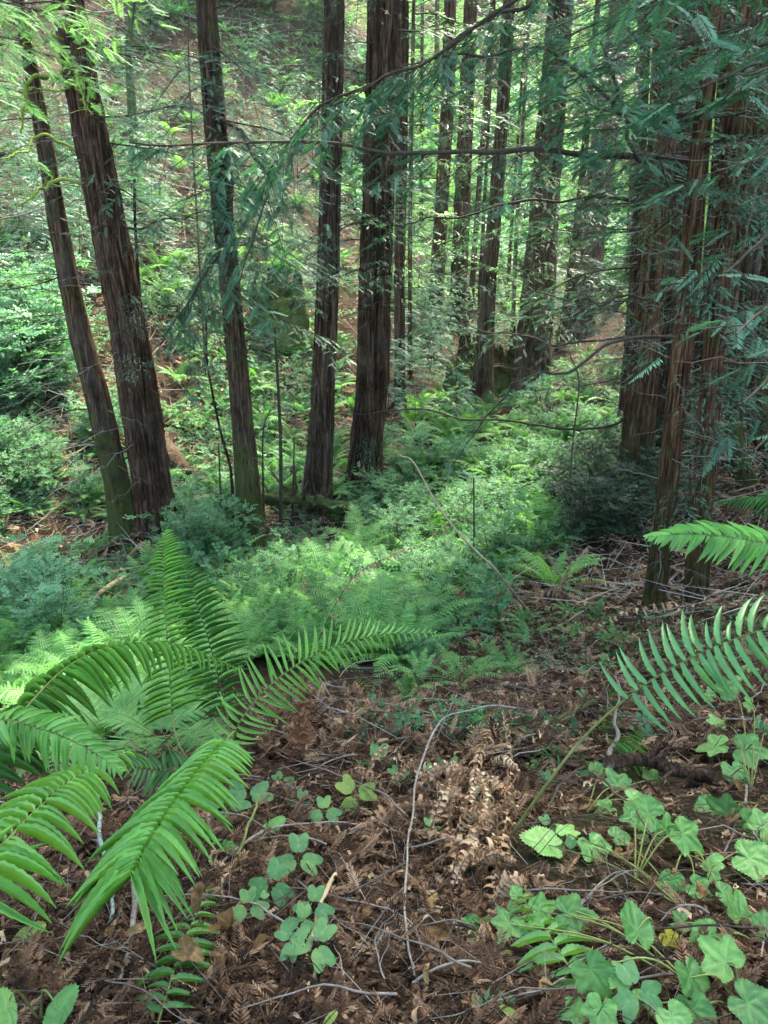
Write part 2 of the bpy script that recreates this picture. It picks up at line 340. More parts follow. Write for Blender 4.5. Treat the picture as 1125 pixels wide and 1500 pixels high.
def branch_mb(seed, L=1.8, lod='m', droop=.18, dens=1.0, sl=.13, limb=.012, wid=.36, bare=.12, mats=(0, 1), hang=.0):
    rg = np.random.default_rng(seed); mb = MB(); n = 14; t = np.linspace(0, 1, n)
    ym = np.cumsum(rg.normal(0, .02, n))*L*.6; main = np.stack([t*L, ym, -droop*L*t*t+.04*L*np.sin(t*5+seed)], -1)
    tube(mb, main, limb*(1-.85*t)*max(1, L/1.8), 5, .3, mats[0])
    tms = {'n': SPN, 'm': SPM, 'f': SPF}[lod]; nl = max(4, int(L/(.085 if lod == 'n' else .11)*dens)); pos, dr, ln, tn = [], [], [], []
    for k in range(nl):
        u = bare+(1-bare)*(k+rg.uniform(0, .8))/nl; c = main[0]*0+[np.interp(u, t, main[:,q]) for q in range(3)]
        s = 1 if k % 2 else -1; ll = wid*L*(.25+math.sin(math.pi*min(1, (u*.86+.1)))**.8*.9)*rg.uniform(.6, 1.15)
        a = R(rg.uniform(42, 68)); d0 = np.array([math.cos(a), s*math.sin(a), rg.uniform(-.2, .1)-hang])
        m = 5; tt = np.linspace(0, 1, m)[:,None]; lp = c+d0*ll*tt+np.array([.25, 0, -.30-hang])*ll*tt*tt
        tube(mb, lp, limb*.32*(1-.7*tt[:,0]), 3, .35, mats[0], cap=False)
        ns = max(2, int(ll/(sl*.50)*dens))
        for q in range(ns):
            v = (q+.6)/ns; b = np.array([np.interp(v, tt[:,0], lp[:,z]) for z in range(3)]); sg = 1 if q % 2 else -1
            tg = nrm(lp[-1]-lp[0]); sd_ = np.array([-tg[1], tg[0], 0])*sg; an = R(rg.uniform(30, 60)) if v < .93 else R(rg.uniform(-12, 12))
            pos.append(b); dr.append(tg*math.cos(an)+sd_*math.sin(an)+[0, 0, rg.uniform(-.28, .12)-hang*.6]); ln.append(sl*rg.uniform(.7, 1.25)*(1.0-.35*v)); tn.append(rg.normal(.5, .13)+.12*v)
    for q in range(int(L*9)):
        u = rg.uniform(bare, 1); pos.append([np.interp(u, t, main[:,z]) for z in range(3)]); dr.append([.8, rg.uniform(-.8, .8), rg.uniform(-.2, .25)]); ln.append(sl*rg.uniform(.6, 1)); tn.append(rg.normal(.5, .1))
    pos, dr, ln, tn = map(np.array, (pos, dr, ln, tn)); up = np.array([0, 0, 1.])+rg.normal(0, .28, (len(pos), 3))
    which = rg.integers(0, len(tms), len(pos))
    for w in range(len(tms)):
        k = which == w
        mb.inst(tms[w], basis(dr[k], up[k], ln[k], ln[k], ln[k]), pos[k], tn[k], mats[1])
    return mb
def bare_mb(seed, L=1.2, r=.007, sub=5, droop=.05):
    rg = np.random.default_rng(seed); mb = MB(); t = np.linspace(0, 1, 12)
    p = np.stack([t*L, np.cumsum(rg.normal(0, .022, 12))*L, -droop*L*t*t+np.cumsum(rg.normal(0, .015, 12))*L], -1); tube(mb, p, r*(1-.75*t), 5, .6)
    for k in range(sub):
        u = rg.uniform(.25, .95); c = np.array([np.interp(u, t, p[:,q]) for q in range(3)]); l = L*rg.uniform(.1, .35)*(1.2-u)
        d = nrm(np.array([rg.uniform(.3, 1), rg.uniform(-1, 1), rg.uniform(-.5, .4)])); tt = np.linspace(0, 1, 5)[:,None]
        tube(mb, c+d*l*tt+np.array([0, 0, -.2])*l*tt*tt+rg.normal(0, .012, (5, 3))*l, r*.45*(1-.6*tt[:,0]), 3, .7, cap=False)
    return mb
NB = [branch_mb(s, 1.5, 'n', [.1, .2, .3, .15, .25][s], 1.0, .12).mesh('branch', [MTW, MN]) for s in range(5)]
MBR = [branch_mb(10+s, 2.0, 'm', [.1, .22, .32, .15, .25][s], .8, .16).mesh('branch', [MTW, MN]) for s in range(5)]
MBB = [branch_mb(30+s, 2.0, 'm', [.1, .22, .32][s], .7, .16).mesh('branch', [MTW, MNB]) for s in range(3)]
FBR = [branch_mb(20+s, 3.0, 'f', [.12, .25, .3][s], .45, .34).mesh('branch', [MTW, MNB]) for s in range(3)]
FBT = [branch_mb(25+s, 3.0, 'f', [.12, .25, .3][s], .45, .30).mesh('branch', [MTW, MN]) for s in range(3)]
HNG = [branch_mb(40+s, 1.9, 'n', .42, 1.0, .12, .012, .34, .1, (0, 1), .35).mesh('branch', [MTW, MN]) for s in range(2)]
BAR = [bare_mb(50+s, 1.3, .0075, 5).mesh('bare_branch', [MTG]) for s in range(6)]
BAD = [bare_mb(60+s, 1.3, .008, 7).mesh('bare_branch', [MTW]) for s in range(4)]
MOB = [bare_mb(70+s, 1.5, .020, 5, .35).mesh('mossy_branch', [MMO]) for s in range(3)]
def crown_mesh(seed, mats, H=14, rad=2.6, n=27):  # crowns out of view, density shaped to block sun and sky light
    rg = np.random.default_rng(seed); mb = MB(); pos, dr, ln = [], [], []
    for k in range(n):
        h = H*(k/n)**1.0; l = rad*(1-h/H*.8)*rg.uniform(.6, 1.1); a = rg.uniform(0, 6.28); d = np.array([math.cos(a), math.sin(a), -.12])
        tt = np.linspace(0, 1, 4)[:,None]; b = np.array([0, 0, h])+d*l*tt+np.array([0, 0, -.25])*l*tt*tt; tube(mb, b, .03*(1-.8*tt[:,0]), 3, .3, 0, cap=False)
        for q in range(int(l*14)):
            v = rg.uniform(.15, 1); sd_ = np.array([-d[1], d[0], 0])*rg.choice([-1, 1])
            pos.append(np.array([np.interp(v, tt[:,0], b[:,z]) for z in range(3)])+sd_*rg.uniform(0, .45)*l*(1-v*.6)*.7); dr.append(d*.7+sd_*rg.uniform(.2, .9)+[0, 0, rg.uniform(-.4, .1)]); ln.append(rg.uniform(.35, .6))
    pos, dr, ln = map(np.array, (pos, dr, ln)); up = np.array([0, 0, 1.])+rg.normal(0, .3, (len(pos), 3))
    mb.inst(SPF[0], basis(dr, up, ln, ln, ln), pos, rg.normal(.5, .15, len(pos)), 1)
    return mb.mesh('crown', mats)
CRN = [crown_mesh(s, [MTW, MN]) for s in range(2)]
# ---------------------------------------------------------------- trees
def euler_m(loc, az, pitch, roll=0, sc=1.):
    # +X of the mesh points to azimuth az, raised by pitch
    return Matrix.Translation(Vector(loc)) @ Matrix.Rotation(az, 4, 'Z') @ Matrix.Rotation(-pitch, 4, 'Y') @ Matrix.Rotation(roll, 4, 'X') @ Matrix.Scale(sc, 4)
def trunk_mb(p, r, seg, dz, seed, ridge=.16, flare=.5):
    L = np.linalg.norm(np.diff(p, axis=0), axis=1).sum(); n = max(12, int(min(L, 7)/dz)+10)
    s = np.linspace(0, 1, n); s = s if L < 8 else s**1.35
    q = spl(p, 60); cum = np.concatenate([[0], np.cumsum(np.linalg.norm(np.diff(q, axis=0), axis=1))]); cum /= cum[-1]
    pp = np.stack([np.interp(s, cum, q[:,k]) for k in range(3)], -1); rr = np.interp(s, np.linspace(0, 1, len(r)), r)
    h = s*L; rr = rr*(1+flare*np.exp(-np.maximum(h-.3, 0)/.35)); T, N, B = pframe(pp, (1, 0, .01))
    a = np.linspace(0, 2*np.pi, seg, endpoint=False); fr = 2.0+seg*.06
    A, Hh = np.meshgrid(a, h); wob = fbm(Hh*.9, seed*3.3, 0., 2)*.5
    rd = fbm(np.cos(A+wob)*fr+seed, np.sin(A+wob)*fr, Hh*.9+seed*7, 4); rd = 1-np.abs(rd)**.8*2.6; rd = rd+.35*fbm(np.cos(A)*fr*2.7+seed, np.sin(A)*fr*2.7, Hh*3.+seed, 2)
    big = fbm(np.cos(A)*.9+seed, np.sin(A)*.9, Hh*.35+seed, 2)
    rb = np.exp(-np.maximum(Hh-.3, 0)/.4)*np.cos(A*5+seed)*flare*.3
    rad = .87*rr[:,None]*(1+ridge*(rd-.2)+.12*big+rb)
    V = pp[:,None]+rad[...,None]*(np.cos(A)[...,None]*N[:,None]+np.sin(A)[...,None]*B[:,None])
    i = np.arange(n-1)[:,None]*seg; j = np.arange(seg)[None]; k = (j+1) % seg
    F = np.stack([i+j, i+k, i+seg+k, i+seg+j], -1).reshape(-1, 4)
    return MB().add(V.reshape(-1, 3), F, np.clip(.5+(rd.ravel()-.2)*.35, 0, 1))
TREES = []
BK4B = barkmat('red_brown_bark', [(0, (.007, .004, .002)), (.42, (.036, .021, .014)), (.72, (.10, .06, .04)), (1, (.19, .13, .09))], grey=.15)
def tree(pix, w, label, group='redwood trunks in the ravine', mat=None, Y=None, top=13., taper=.55, seg=40, dz=.09, flare=.42, name='redwood_tree', ridge=.16, crown=None, cat='tree', nobr=False):
    """pix: centreline in the photo from base to top; w: widths in pixels there"""
    base = G(*pix[0]) if Y is None else PY(*pix[0], Y)
    if Y is not None: base[2] = tz(base[0], base[1])
    y0 = base[1]; b0 = PY(*pix[0], y0) if Y is not None else base
    pts = [base]+[PY(a, b, y0) for a, b in pix[1:]]; pts = [np.array(q) for q in pts]
    rr = [wi/2*depth(q)/FPX for wi, q in zip(w, pts)]
    d = nrm(pts[-1]-pts[-2]) if len(pts) > 1 else np.array([0, 0, 1.]); d = nrm(d*np.array([.5, .5, 1]))
    H = top-(pts[-1][2]-base[2])
    if H > .5:
        for f in (.34, .67, 1.): pts.append(pts[-1]*1+d*H/3); rr.append(rr[len(w)-1]*(1-(1-taper)*f))
    pts[0] = pts[0]-nrm(pts[1]-pts[0])*.35
    P0 = np.array(pts); L = np.concatenate([[0], np.cumsum(np.linalg.norm(np.diff(P0, axis=0), axis=1))]); L /= L[-1]
    root = empty(name, base, label, cat, group)
    r40 = np.interp(np.linspace(0, 1, 40), L, rr)
    # spline with arclength-ish spacing
    pu = np.stack([np.interp(np.linspace(0, 1, 14), L, P0[:,q]) for q in range(3)], -1)
    mb = trunk_mb(pu-base, r40, seg, dz, len(TREES)+1, ridge, flare)
    mb.build('trunk', mat or BK1, root)
    line = spl(pu, 60)
    tr = dict(root=root, base=base, line=line, r=np.interp(np.linspace(0, 1, 60), L, rr)); TREES.append(tr)
    if crown is not None:
        o = put('crown', CRN[len(TREES) % 2], root); k = int(60*crown); o.location = tuple(line[min(k, 59)]-base); o.rotation_euler = (0, 0, len(TREES)*1.7)
        s = max(.5, (line[-1][2]-line[min(k, 59)][2]+1.5)/14); o.scale = (1.0, 1.0, s)
    return tr
def br(tr, py=None, z=None, az=0., pitch=0., L=1., mesh=None, name='branch', roll=0, off=.8):
    """fasten a branch to tree tr where its trunk crosses photo row py (or height z)"""
    l = tr['line']
    if py is not None:
        ys = np.array([proj(q)[1] for q in l]); k = int(np.argmin(np.abs(ys-py)))
    else: k = int(np.argmin(np.abs(l[:,2]-z)))
    c = l[k]+np.array([math.cos(az), math.sin(az), 0])*tr['r'][k]*off-tr['base']
    return put(name, mesh, tr['root'], euler_m(c, az, pitch, roll, L))
def limb(tr, pts, r0, r1, mat=None, name='limb', sprays=None, seed=0, sub=None, side=1.0, seg=7, sl=.13, tms=None, nmat=None):
    """a long limb through world points, with laterals carrying sprays"""
    rg = np.random.default_rng(seed); p = spl(pts, 40); mb = MB(); t = np.linspace(0, 1, 40)
    p = p+np.stack([fbm(t*9+seed, t*0+k*5., 0., 3) for k in range(3)], -1)*.09*np.sin(np.pi*t)[:,None]
    o = tr['base'] if tr is not None else np.zeros(3)
    tube(mb, p-o, (r0+(r1-r0)*t)*(1+.25*fbm(t*25, t*0+seed, 0., 2)), seg, .4, rough=.5)
    for k in range(12):
        q = rg.integers(3, 39); d0 = nrm(rg.normal(0, 1, 3)+[0, 0, .2]); l = rg.uniform(.08, .45); tt = np.linspace(0, 1, 6)[:,None]
        tube(mb, p[q]-o+d0*l*tt+rg.normal(0, .012, (6, 3))*l*3*tt, max(.002, r1*.6)*(1-.7*tt[:,0]), 4, .6, cap=False)
    if sprays:
        n, ll0, hang, u0 = sprays; T = tangents(p); pos, dr, ln, tn = [], [], [], []; tms = tms or SPN
        for k in range(n):
            u = u0+(1-u0)*(k+rg.uniform(0, .9))/n; q = int(u*39); c = p[q]; sdv = nrm(np.cross(T[q], [0, 0, 1.]))*(1 if k % 2 else -1)
            l = ll0*rg.uniform(.4, 1.1); d0 = nrm(T[q]*.6+sdv*side*rg.uniform(.5, 1)+np.array([0, 0, -hang*rg.uniform(.3, 1.2)])); m = 7; tt = np.linspace(0, 1, m)[:,None]
            lp = c+d0*l*tt+np.array([0, 0, -.25-hang*.3])*l*tt*tt; tube(mb, lp-o, r1*.8*(1-.7*tt[:,0]), 3, .3, cap=False)
            for z in range(max(3, int(l/(sl*.36)))):
                v = rg.uniform(.12, 1); b = np.array([np.interp(v, tt[:,0], lp[:,e]) for e in range(3)]); tg = nrm(lp[-1]-lp[0]); s2 = nrm(np.cross(tg, [0, 0, 1.]))*rg.choice([-1, 1]); an = R(rg.uniform(30, 85))
                pos.append(b-o); dr.append(tg*math.cos(an)+s2*math.sin(an)+[0, 0, rg.uniform(-.3, .2)-hang*.2]); ln.append(sl*rg.uniform(.6, 1.3)); tn.append(rg.normal(.5, .15))
        pos, dr, ln, tn = map(np.array, (pos, dr, ln, tn)); up = np.array([0, 0, 1.])+rg.normal(0, .3, (len(pos), 3)); wh = rg.integers(0, len(tms), len(pos))
        for w in range(len(tms)):
            kk = wh == w; mb.inst(tms[w], basis(dr[kk], up[kk], ln[kk], ln[kk], ln[kk]), pos[kk], tn[kk], 1)
    return mb.build(name, [mat or MTW, nmat or MN], tr['root'] if tr else None)
T1 = tree([(188,785),(150,610),(108,450),(78,290),(50,120),(32,30)], [44,38,34,28,22,18], 'slender leaning brown trunk with grey lichen at the far left, behind the big left one', mat=BK3, crown=.75)
T2 = tree([(232,778),(208,610),(178,420),(140,230),(112,80),(98,-10)], [56,58,56,54,51,48], 'big dark leaning redwood trunk with furrowed bark rising above the upright fern frond', mat=BK1, seg=72, dz=.05, crown=.72, ridge=.19)
T3 = tree([(370,800),(362,700),(344,500),(322,260),(308,100),(302,-10)], [40,36,31,33,33,31], 'upright brown trunk with green mossy foot beside the rotten stump', mat=BK3, seg=56, dz=.06, crown=.74)
T4 = tree([(462,752),(472,600),(480,420),(486,220),(490,0)], [46,38,35,33,31], 'reddish trunk standing at the end of the mossy log, feathery twigs up its left side', mat=BK4B, seg=56, dz=.06, crown=.7)
T5 = tree([(531,718),(545,560),(549,400),(558,200),(563,-10)], [50,48,50,52,54], 'thick straight dark red trunk in the middle, crossed by the long bare branch', mat=BK1, seg=72, dz=.05, crown=.72, ridge=.19)
T6 = tree([(586,560),(585,400),(588,250),(592,0)], [17,17,18,16], 'narrow dark trunk partly hidden behind the thick middle trunk', mat=BK1, Y=16.5, crown=.7)
T7 = tree([(634,520),(645,330),(656,140),(660,-10)], [24,22,21,19], 'dark trunk, left one of the close pair beyond the middle trunk', mat=BK1, Y=23, top=16)
T8 = tree([(668,510),(676,320),(684,140),(690,-10)], [26,25,23,21], 'dark trunk, right one of the close pair beyond the middle trunk', mat=BK1, Y=25, top=17)
T9 = tree([(706,584),(716,420),(730,250),(742,60),(746,-10)], [32,24,22,20,18], 'straight grey-brown trunk rising from the dark burnt stumps', mat=BK2, crown=.7)
T10 = tree([(775,575),(788,440),(800,250),(815,80),(822,-10)], [62,50,45,40,38], 'large tapering grey-brown trunk with spreading foot at the head of the fern valley', mat=BK2, seg=56, crown=.7)
T11 = tree([(842,512),(862,380),(885,210),(905,50)], [50,44,40,36], 'large grey trunk far back against the bright hillside, right of the tapering one', mat=BK2, Y=27, top=17)
T12 = tree([(822,500),(836,400),(850,290),(860,180)], [13,12,11,10], 'thin dark stem between the two large grey trunks', mat=BK1, Y=24)
T13 = tree([(925,722),(938,600),(955,400),(970,180),(980,-10)], [46,46,44,42,40], 'stout mossy-footed trunk behind the slender orange one, over the dark bush', mat=BK4, seg=56, dz=.07, crown=.72)
T14 = tree([(968,700),(975,560),(988,400),(1000,200),(1008,0)], [34,32,30,28,26], 'dark trunk pressed close behind the stout mossy-footed one', mat=BK1, Y=10.9, crown=.8)
T15 = tree([(957,896),(985,650),(1008,420),(1025,220),(1050,-10)], [32,31,32,30,27], 'slender orange-brown trunk bristling with bare dead twigs, rooted on the needle slope', mat=BK4, seg=48, dz=.05, crown=.75, flare=.25)
T16 = tree([(1018,888),(1028,740),(1045,520),(1062,300),(1085,100),(1092,-10)], [36,33,34,33,34,32], 'dark red trunk with greenish foot, just right of the slender twiggy one', mat=BK4, seg=48, dz=.06, crown=.75, flare=.3)
T17 = tree([(1052,900),(1070,700),(1098,420),(1118,200),(1130,0)], [24,26,28,30,30], 'thin mossy trunk behind the hanging sprays at the right edge', mat=BK3, Y=8.5)
T18 = tree([(1078,870),(1095,640),(1120,400),(1145,100)], [16,18,20,20], 'reddish thin stem nearest the right edge, behind the hanging sprays', mat=BK1, Y=9.5)
T19 = tree([(1010,690),(1022,560),(1040,400),(1056,200),(1068,0)], [22,22,22,22,20], 'dark stem seen in the gap between the slender twiggy trunk and the red one', mat=BK1, Y=13)
T20 = tree([(1112,720),(1128,500),(1150,250),(1170,0)], [34,34,32,30], 'dark trunk at the very edge on the right, behind the thin mossy one', mat=BK1, Y=12, crown=.35, seg=30)  # low crown here and on the next tree added to shade the slope
T21 = tree([(1062,600),(1078,400),(1094,200),(1106,0)], [22,22,20,18], 'shadowy trunk deep in the right-hand gap above the dark slope', mat=BK1, Y=15, crown=.35, seg=24)
T22 = tree([(1190,700),(1210,300)], [40,38], 'dark redwood added just beyond the right edge to shade the slope', mat=BK1, Y=10, crown=.3, seg=24)  # unseen tree with a low crown, put in to darken the right slope
for q, (pix, w, Yd, lb, mt) in enumerate([([(992,700),(1000,560),(1012,350),(1022,120),(1028,-10)], [20,19,18,17,16], 12.2, 'slim reddish trunk between the slender twiggy one and the dark red one, farther back', BK4),
 ([(1058,760),(1072,560),(1088,330),(1102,100),(1108,-10)], [22,21,20,19,18], 10.6, 'slim orange-brown trunk just right of the dark red one', BK4),
 ([(905,690),(918,560),(930,400),(940,220),(948,-10)], [18,18,17,16,15], 13.0, 'slim dark trunk hugging the left side of the stout mossy-footed one', BK1),
 ([(1108,820),(1120,600),(1134,380),(1150,150)], [24,24,23,22], 8.8, 'reddish trunk cut by the right edge of the picture', BK4)]):
    XT = tree(pix, w, lb, mat=mt, Y=Yd, seg=30, dz=.1, crown=.8); EXTRA = globals().setdefault('EXTRA', []); EXTRA.append(XT)
# far stems
for q, (pix, w, Yd, lb) in enumerate([
 ([(688,460),(700,300),(712,140),(722,0)], [10,9,8,8], 27, 'pencil-thin stem just left of the straight grey-brown trunk'),
 ([(750,500),(757,330),(766,180)], [7,7,6], 26, 'thinnest dark stem in the bright gap left of the large tapering trunk'),
 ([(742,470),(748,350),(757,230)], [6,6,5], 29, 'faint thin stem in the bright gap right of the grey-brown trunk'),
 ([(601,560),(600,400),(602,200),(606,20)], [8,7,7,6], 18, 'thin dark pole right of the thick middle trunk'),
 ([(376,60),(372,-20)], [16,16], 45, 'dark trunk high on the left hill, left one above the upright mossy-footed trunk'),
 ([(396,55),(398,-20)], [11,10], 47, 'thin trunk high on the left hill, between two darker ones'),
 ([(446,75),(450,-20)], [14,13], 40, 'dark trunk high on the hill beside the reddish trunk top'),
 ([(640,420),(640,250),(640,60)], [9,8,8], 38, 'slim far stem left of the close dark pair'),
 ([(615,480),(617,300),(618,100)], [7,7,6], 34, 'slim far stem just right of the thick middle trunk'),
 ([(920,440),(930,250),(940,60)], [18,17,16], 31, 'far trunk against bright leaves behind the stout mossy-footed one'),
 ([(700,560),(703,430),(708,330)], [9,8,6], 24, 'thin leaning stem just left of the grey-brown trunk foot')]):
    tree(pix, w, lb, mat=[BK1, BK2][q % 2], Y=Yd, top=15, seg=14, dz=.3, flare=.2, group='thin far trunks')
LT = tree([(182,135),(188,60),(198,-20)], [15,14,12], 'thin mossy green leaning tree high on the sunlit left slope', mat=barkmat('green_bark', [(0, (.02, .03, .015)), (.5, (.06, .09, .04)), (1, (.16, .2, .1))]), Y=20.5, top=9, seg=16, dz=.2, flare=.1, name='mossy_tree', group=None)
# ---------------------------------------------------------------- branches on the trees
PI = math.pi
rg = np.random.default_rng(5)
def dress(tr, ys, n, L, meshes, azr=(0, 2*PI), pitch=(-.25, .15), sc=(.7, 1.2), name='branch'):
    for k in range(n):
        y = ys[0]+(ys[1]-ys[0])*(k+rg.uniform(0, .9))/n
        br(tr, y, None, rg.uniform(*azr), rg.uniform(*pitch), L*rg.uniform(*sc), meshes[rg.integers(len(meshes))], name, rg.uniform(-.3, .3))
def upper(tr, z0, z1, n, L, meshes):
    for k in range(n): br(tr, None, z0+(z1-z0)*k/n, rg.uniform(0, 6.28), rg.uniform(-.2, .1), L*rg.uniform(.7, 1.2), meshes[rg.integers(len(meshes))])
dress(T1, (40, 700), 16, .55, MBR+MBB, (PI*.6, PI*1.5)); dress(T1, (100, 760), 26, .45, BAR, name='bare_branch')
dress(T2, (0, 330), 8, .6, MBR+MBB, (PI*.1, PI*1.9)); dress(T2, (380, 500), 5, .3, MBR, (-PI*.75, -PI*.3)); dress(T2, (120, 600), 14, .4, BAR, name='bare_branch')
dress(T3, (30, 460), 12, .55, MBR, (0, 2*PI)); dress(T3, (420, 720), 6, .28, MBR); dress(T3, (300, 760), 22, .3, BAR, name='bare_branch')
dress(T4, (0, 450), 12, .6, MBR, (0, 2*PI)); dress(T4, (380, 740), 24, .3, MBR, (PI*.7, PI*1.3), (-.1, .3)); dress(T4, (100, 740), 14, .3, BAR, name='bare_branch')
dress(T5, (20, 420), 12, .62, MBR, (0, 2*PI)); dress(T5, (430, 700), 6, .3, MBR, (-PI*.9, -PI*.1)); dress(T5, (300, 700), 8, .35, BAR, name='bare_branch')
dress(T6, (20, 540), 16, .6, MBR)
dress(T7, (0, 500), 16, .9, MBR+FBT); dress(T8, (0, 480), 16, .9, MBR+FBT)
dress(T9, (0, 560), 18, .75, MBR+MBB); dress(T10, (0, 480), 20, .8, MBR); dress(T10, (150, 560), 14, .7, BAD, name='bare_branch')
dress(T11, (0, 480), 16, 1.0, MBR+MBB); dress(T12, (100, 480), 8, .7, MBR)
dress(T13, (0, 560), 16, .7, MBR, (PI*.5, PI*1.6)); dress(T13, (200, 700), 22, .7, BAD+BAR, (PI*.6, PI*1.4), name='bare_branch')
dress(T14, (0, 640), 10, .6, MBR); dress(T14, (200, 690), 12, .5, BAR, name='bare_branch')
dress(T15, (-60, 330), 16, .75, NB, (PI*.4, PI*1.8)); dress(T15, (150, 860), 44, .42, BAR, (PI*.55, PI*2.2), (-.15, .2), (.5, 1.3), 'bare_branch')
dress(T16, (-60, 560), 18, .6, NB, (PI*.7, PI*2.1)); dress(T16, (100, 860), 30, .35, BAR, name='bare_branch')
dress(T17, (0, 800), 18, .55, NB, (PI*.6, PI*1.9)); dress(T18, (0, 820), 14, .5, NB); dress(T19, (0, 640), 12, .55, MBR)
for tr in EXTRA: dress(tr, (100, 700), 16, .5, BAR, name='bare_branch'); dress(tr, (0, 500), 6, .5, MBR)
for tr in TREES[26:37]: dress(tr, (0, 480), 10, .9, FBR+MBB)
dress(LT, (0, 110), 4, .5, BAD, name='bare_branch')
dress(T2, (60, 260), 5, .8, MBR, (-PI*.6, PI*.1)); dress(T3, (60, 430), 12, .75, MBR, (-PI*.95, -PI*.05), (-.45, 0)); dress(T4, (60, 430), 8, .8, MBR, (-PI, 0))
dress(T5, (0, 420), 10, .8, MBR, (-PI, 0)); dress(T9, (0, 470), 12, 1.0, MBR+MBB, (-PI, 0)); dress(T10, (0, 430), 12, 1.1, MBR, (-PI, 0)); dress(T13, (20, 560), 16, .9, MBR, (-PI*1.25, -PI*.35))
dress(T1, (180, 700), 26, .9, BAR, (PI*.65, PI*1.4), (-.35, .25), name='bare_branch'); dress(T2, (150, 740), 16, .6, BAR, (PI*.6, PI*1.5), (-.2, .3), name='bare_branch'); dress(T9, (100, 560), 12, .9, BAR, name='bare_branch')
dress(T20, (0, 700), 16, .8, MBR); dress(T21, (0, 600), 14, .8, MBR); dress(T16, (150, 700), 12, .55, NB, (-PI*.9, PI*.1)); dress(T6, (20, 540), 8, .9, MBR, (-PI*.6, PI*.2))
# mossy yellow-green limbs on the left trunk
def onto(tr, py): return tr['line'][np.argmin([abs(proj(q)[1]-py) for q in tr['line']])]
for k, (y0, pts, r0) in enumerate([(90, [(78,108,9.6),(48,125,9.2),(38,160,9.1),(30,195,9.1)], .028), (225, [(70,205,9.7),(30,225,9.3),(5,232,9.1)], .020), (258, [(80,270,9.6),(55,282,9.3),(30,300,9.1)], .026),
     (105, [(116,120,9.3),(122,150,9.2),(136,168,9.1)], .018), (120, [(40,135,9.2),(0,160,8.8)], .010), (60, [(60,60,9.3),(10,90,9)], .012)]):
    limb(T2, [onto(T2, y0)]+[P(*q) for q in pts], r0, r0*.35, MMO, 'mossy_branch', seed=60+k)
for k in range(14):
    br(T2, 90+k*16, None, PI*rg.uniform(.75, 1.35), rg.uniform(-.5, .2), rg.uniform(.4, .9), BAR[k % 6], 'bare_branch')
for (y, az, L) in ((560, PI, .9), (450, PI*1.05, .8), (640, PI*.98, .9), (430, PI*.95, .8), (330, PI, .7)): br(T1, y, None, az, rg.uniform(-.1, .15), L, BAD[int(y) % 4], 'bare_branch')
# long bare branch across the middle, the drooping limb from above, the arc below
def W(*a): return P(*a)
limb(T15, [W(1015,236,6.9), W(950,230,6.6), W(840,232,6.3), W(720,222,6.1), W(560,216,6.1), W(400,214,6.4), W(255,216,6.8), W(190,208,7.1)], .026, .006, sprays=(46, .6, .3, .05), seed=3)
limb(T15, [W(1044,-60,6.9), W(900,-45,6.6), W(760,0,6.4), W(640,75,6.3), W(540,130,6.3), W(455,172,6.4), W(405,235,6.6), W(380,300,6.8)], .018, .005, sprays=(44, .75, .45, .2), seed=4)
limb(T15, [W(1046,-40,6.9), W(860,-30,6.7), W(740,20,6.5), W(660,70,6.4), W(600,105,6.5), W(560,130,6.6)], .018, .005, sprays=(22, .5, .4, .3), seed=5)
limb(T15, [W(1018,180,6.9), W(900,150,6.6), W(790,78,6.4), W(690,82,6.4), W(590,95,6.6)], .020, .005, sprays=(14, .5, .3, .2), seed=6)
limb(T13, [W(940,570,11.2), W(900,622,10.6), W(820,632,10.3), W(720,615,10.3), W(620,602,10.6), W(540,606,11), W(500,602,11.2)], .022, .006, seed=7)
limb(T13, [W(955,485,11.2), W(880,502,10.4), W(800,500,10.2), W(720,485,10.2), W(660,470,10.4)], .020, .005, sprays=(5, .4, .2, .6), seed=8)
limb(T13, [W(960,300,11), W(860,290,10.5), W(760,300,10.3), W(640,320,10.4), W(575,330,10.6)], .024, .006, sprays=(18, .55, .3, .2), seed=9)
limb(T15, [W(1003,420,6.9), W(930,437,6.6), W(860,438,6.4), W(770,425,6.4)], .014, .004, sprays=(4, .35, .1, .5), seed=10)
limb(T15, [W(1030,120,6.9), W(960,235,6.3), W(905,150,5.9), W(880,60,5.8)], .022, .007, sprays=(16, .6, .4, .1), seed=11)
limb(T15, [W(1000,490,6.9), W(900,504,6.5), W(820,548,6.3), W(745,560,6.3), W(690,640,6.6), W(650,700,6.9)], .015, .003, sprays=(6, .4, .15, .1), seed=12)
# curtain of hanging sprays in front of the centre-left trunks
limb(T3, [T3['line'][np.argmin([abs(proj(q)[1]-200) for q in T3['line']])], W(335,215,9.3), W(345,300,8.6), W(325,360,8.3), W(290,420,8.1), W(250,480,8.0)], .022, .004, sprays=(44, .7, .6, .1), seed=13, sl=.15)
limb(T3, [T3['line'][np.argmin([abs(proj(q)[1]-180) for q in T3['line']])], W(360,200,9.0), W(390,270,8.2), W(370,350,7.9), W(345,440,7.7)], .020, .004, sprays=(36, .7, .6, .1), seed=14, sl=.15)
limb(T2, [T2['line'][np.argmin([abs(proj(q)[1]-330) for q in T2['line']])], W(210,330,9.3), W(270,320,8.9), W(330,300,8.7)], .018, .004, sprays=(14, .5, .3, .2), seed=15)
limb(T2, [T2['line'][np.argmin([abs(proj(q)[1]-30) for q in T2['line']])], W(60,20,8.0), W(0,35,7.0), W(-80,60,6.4)], .022, .006, sprays=(20, .55, .3, .1), seed=16, nmat=MNB)
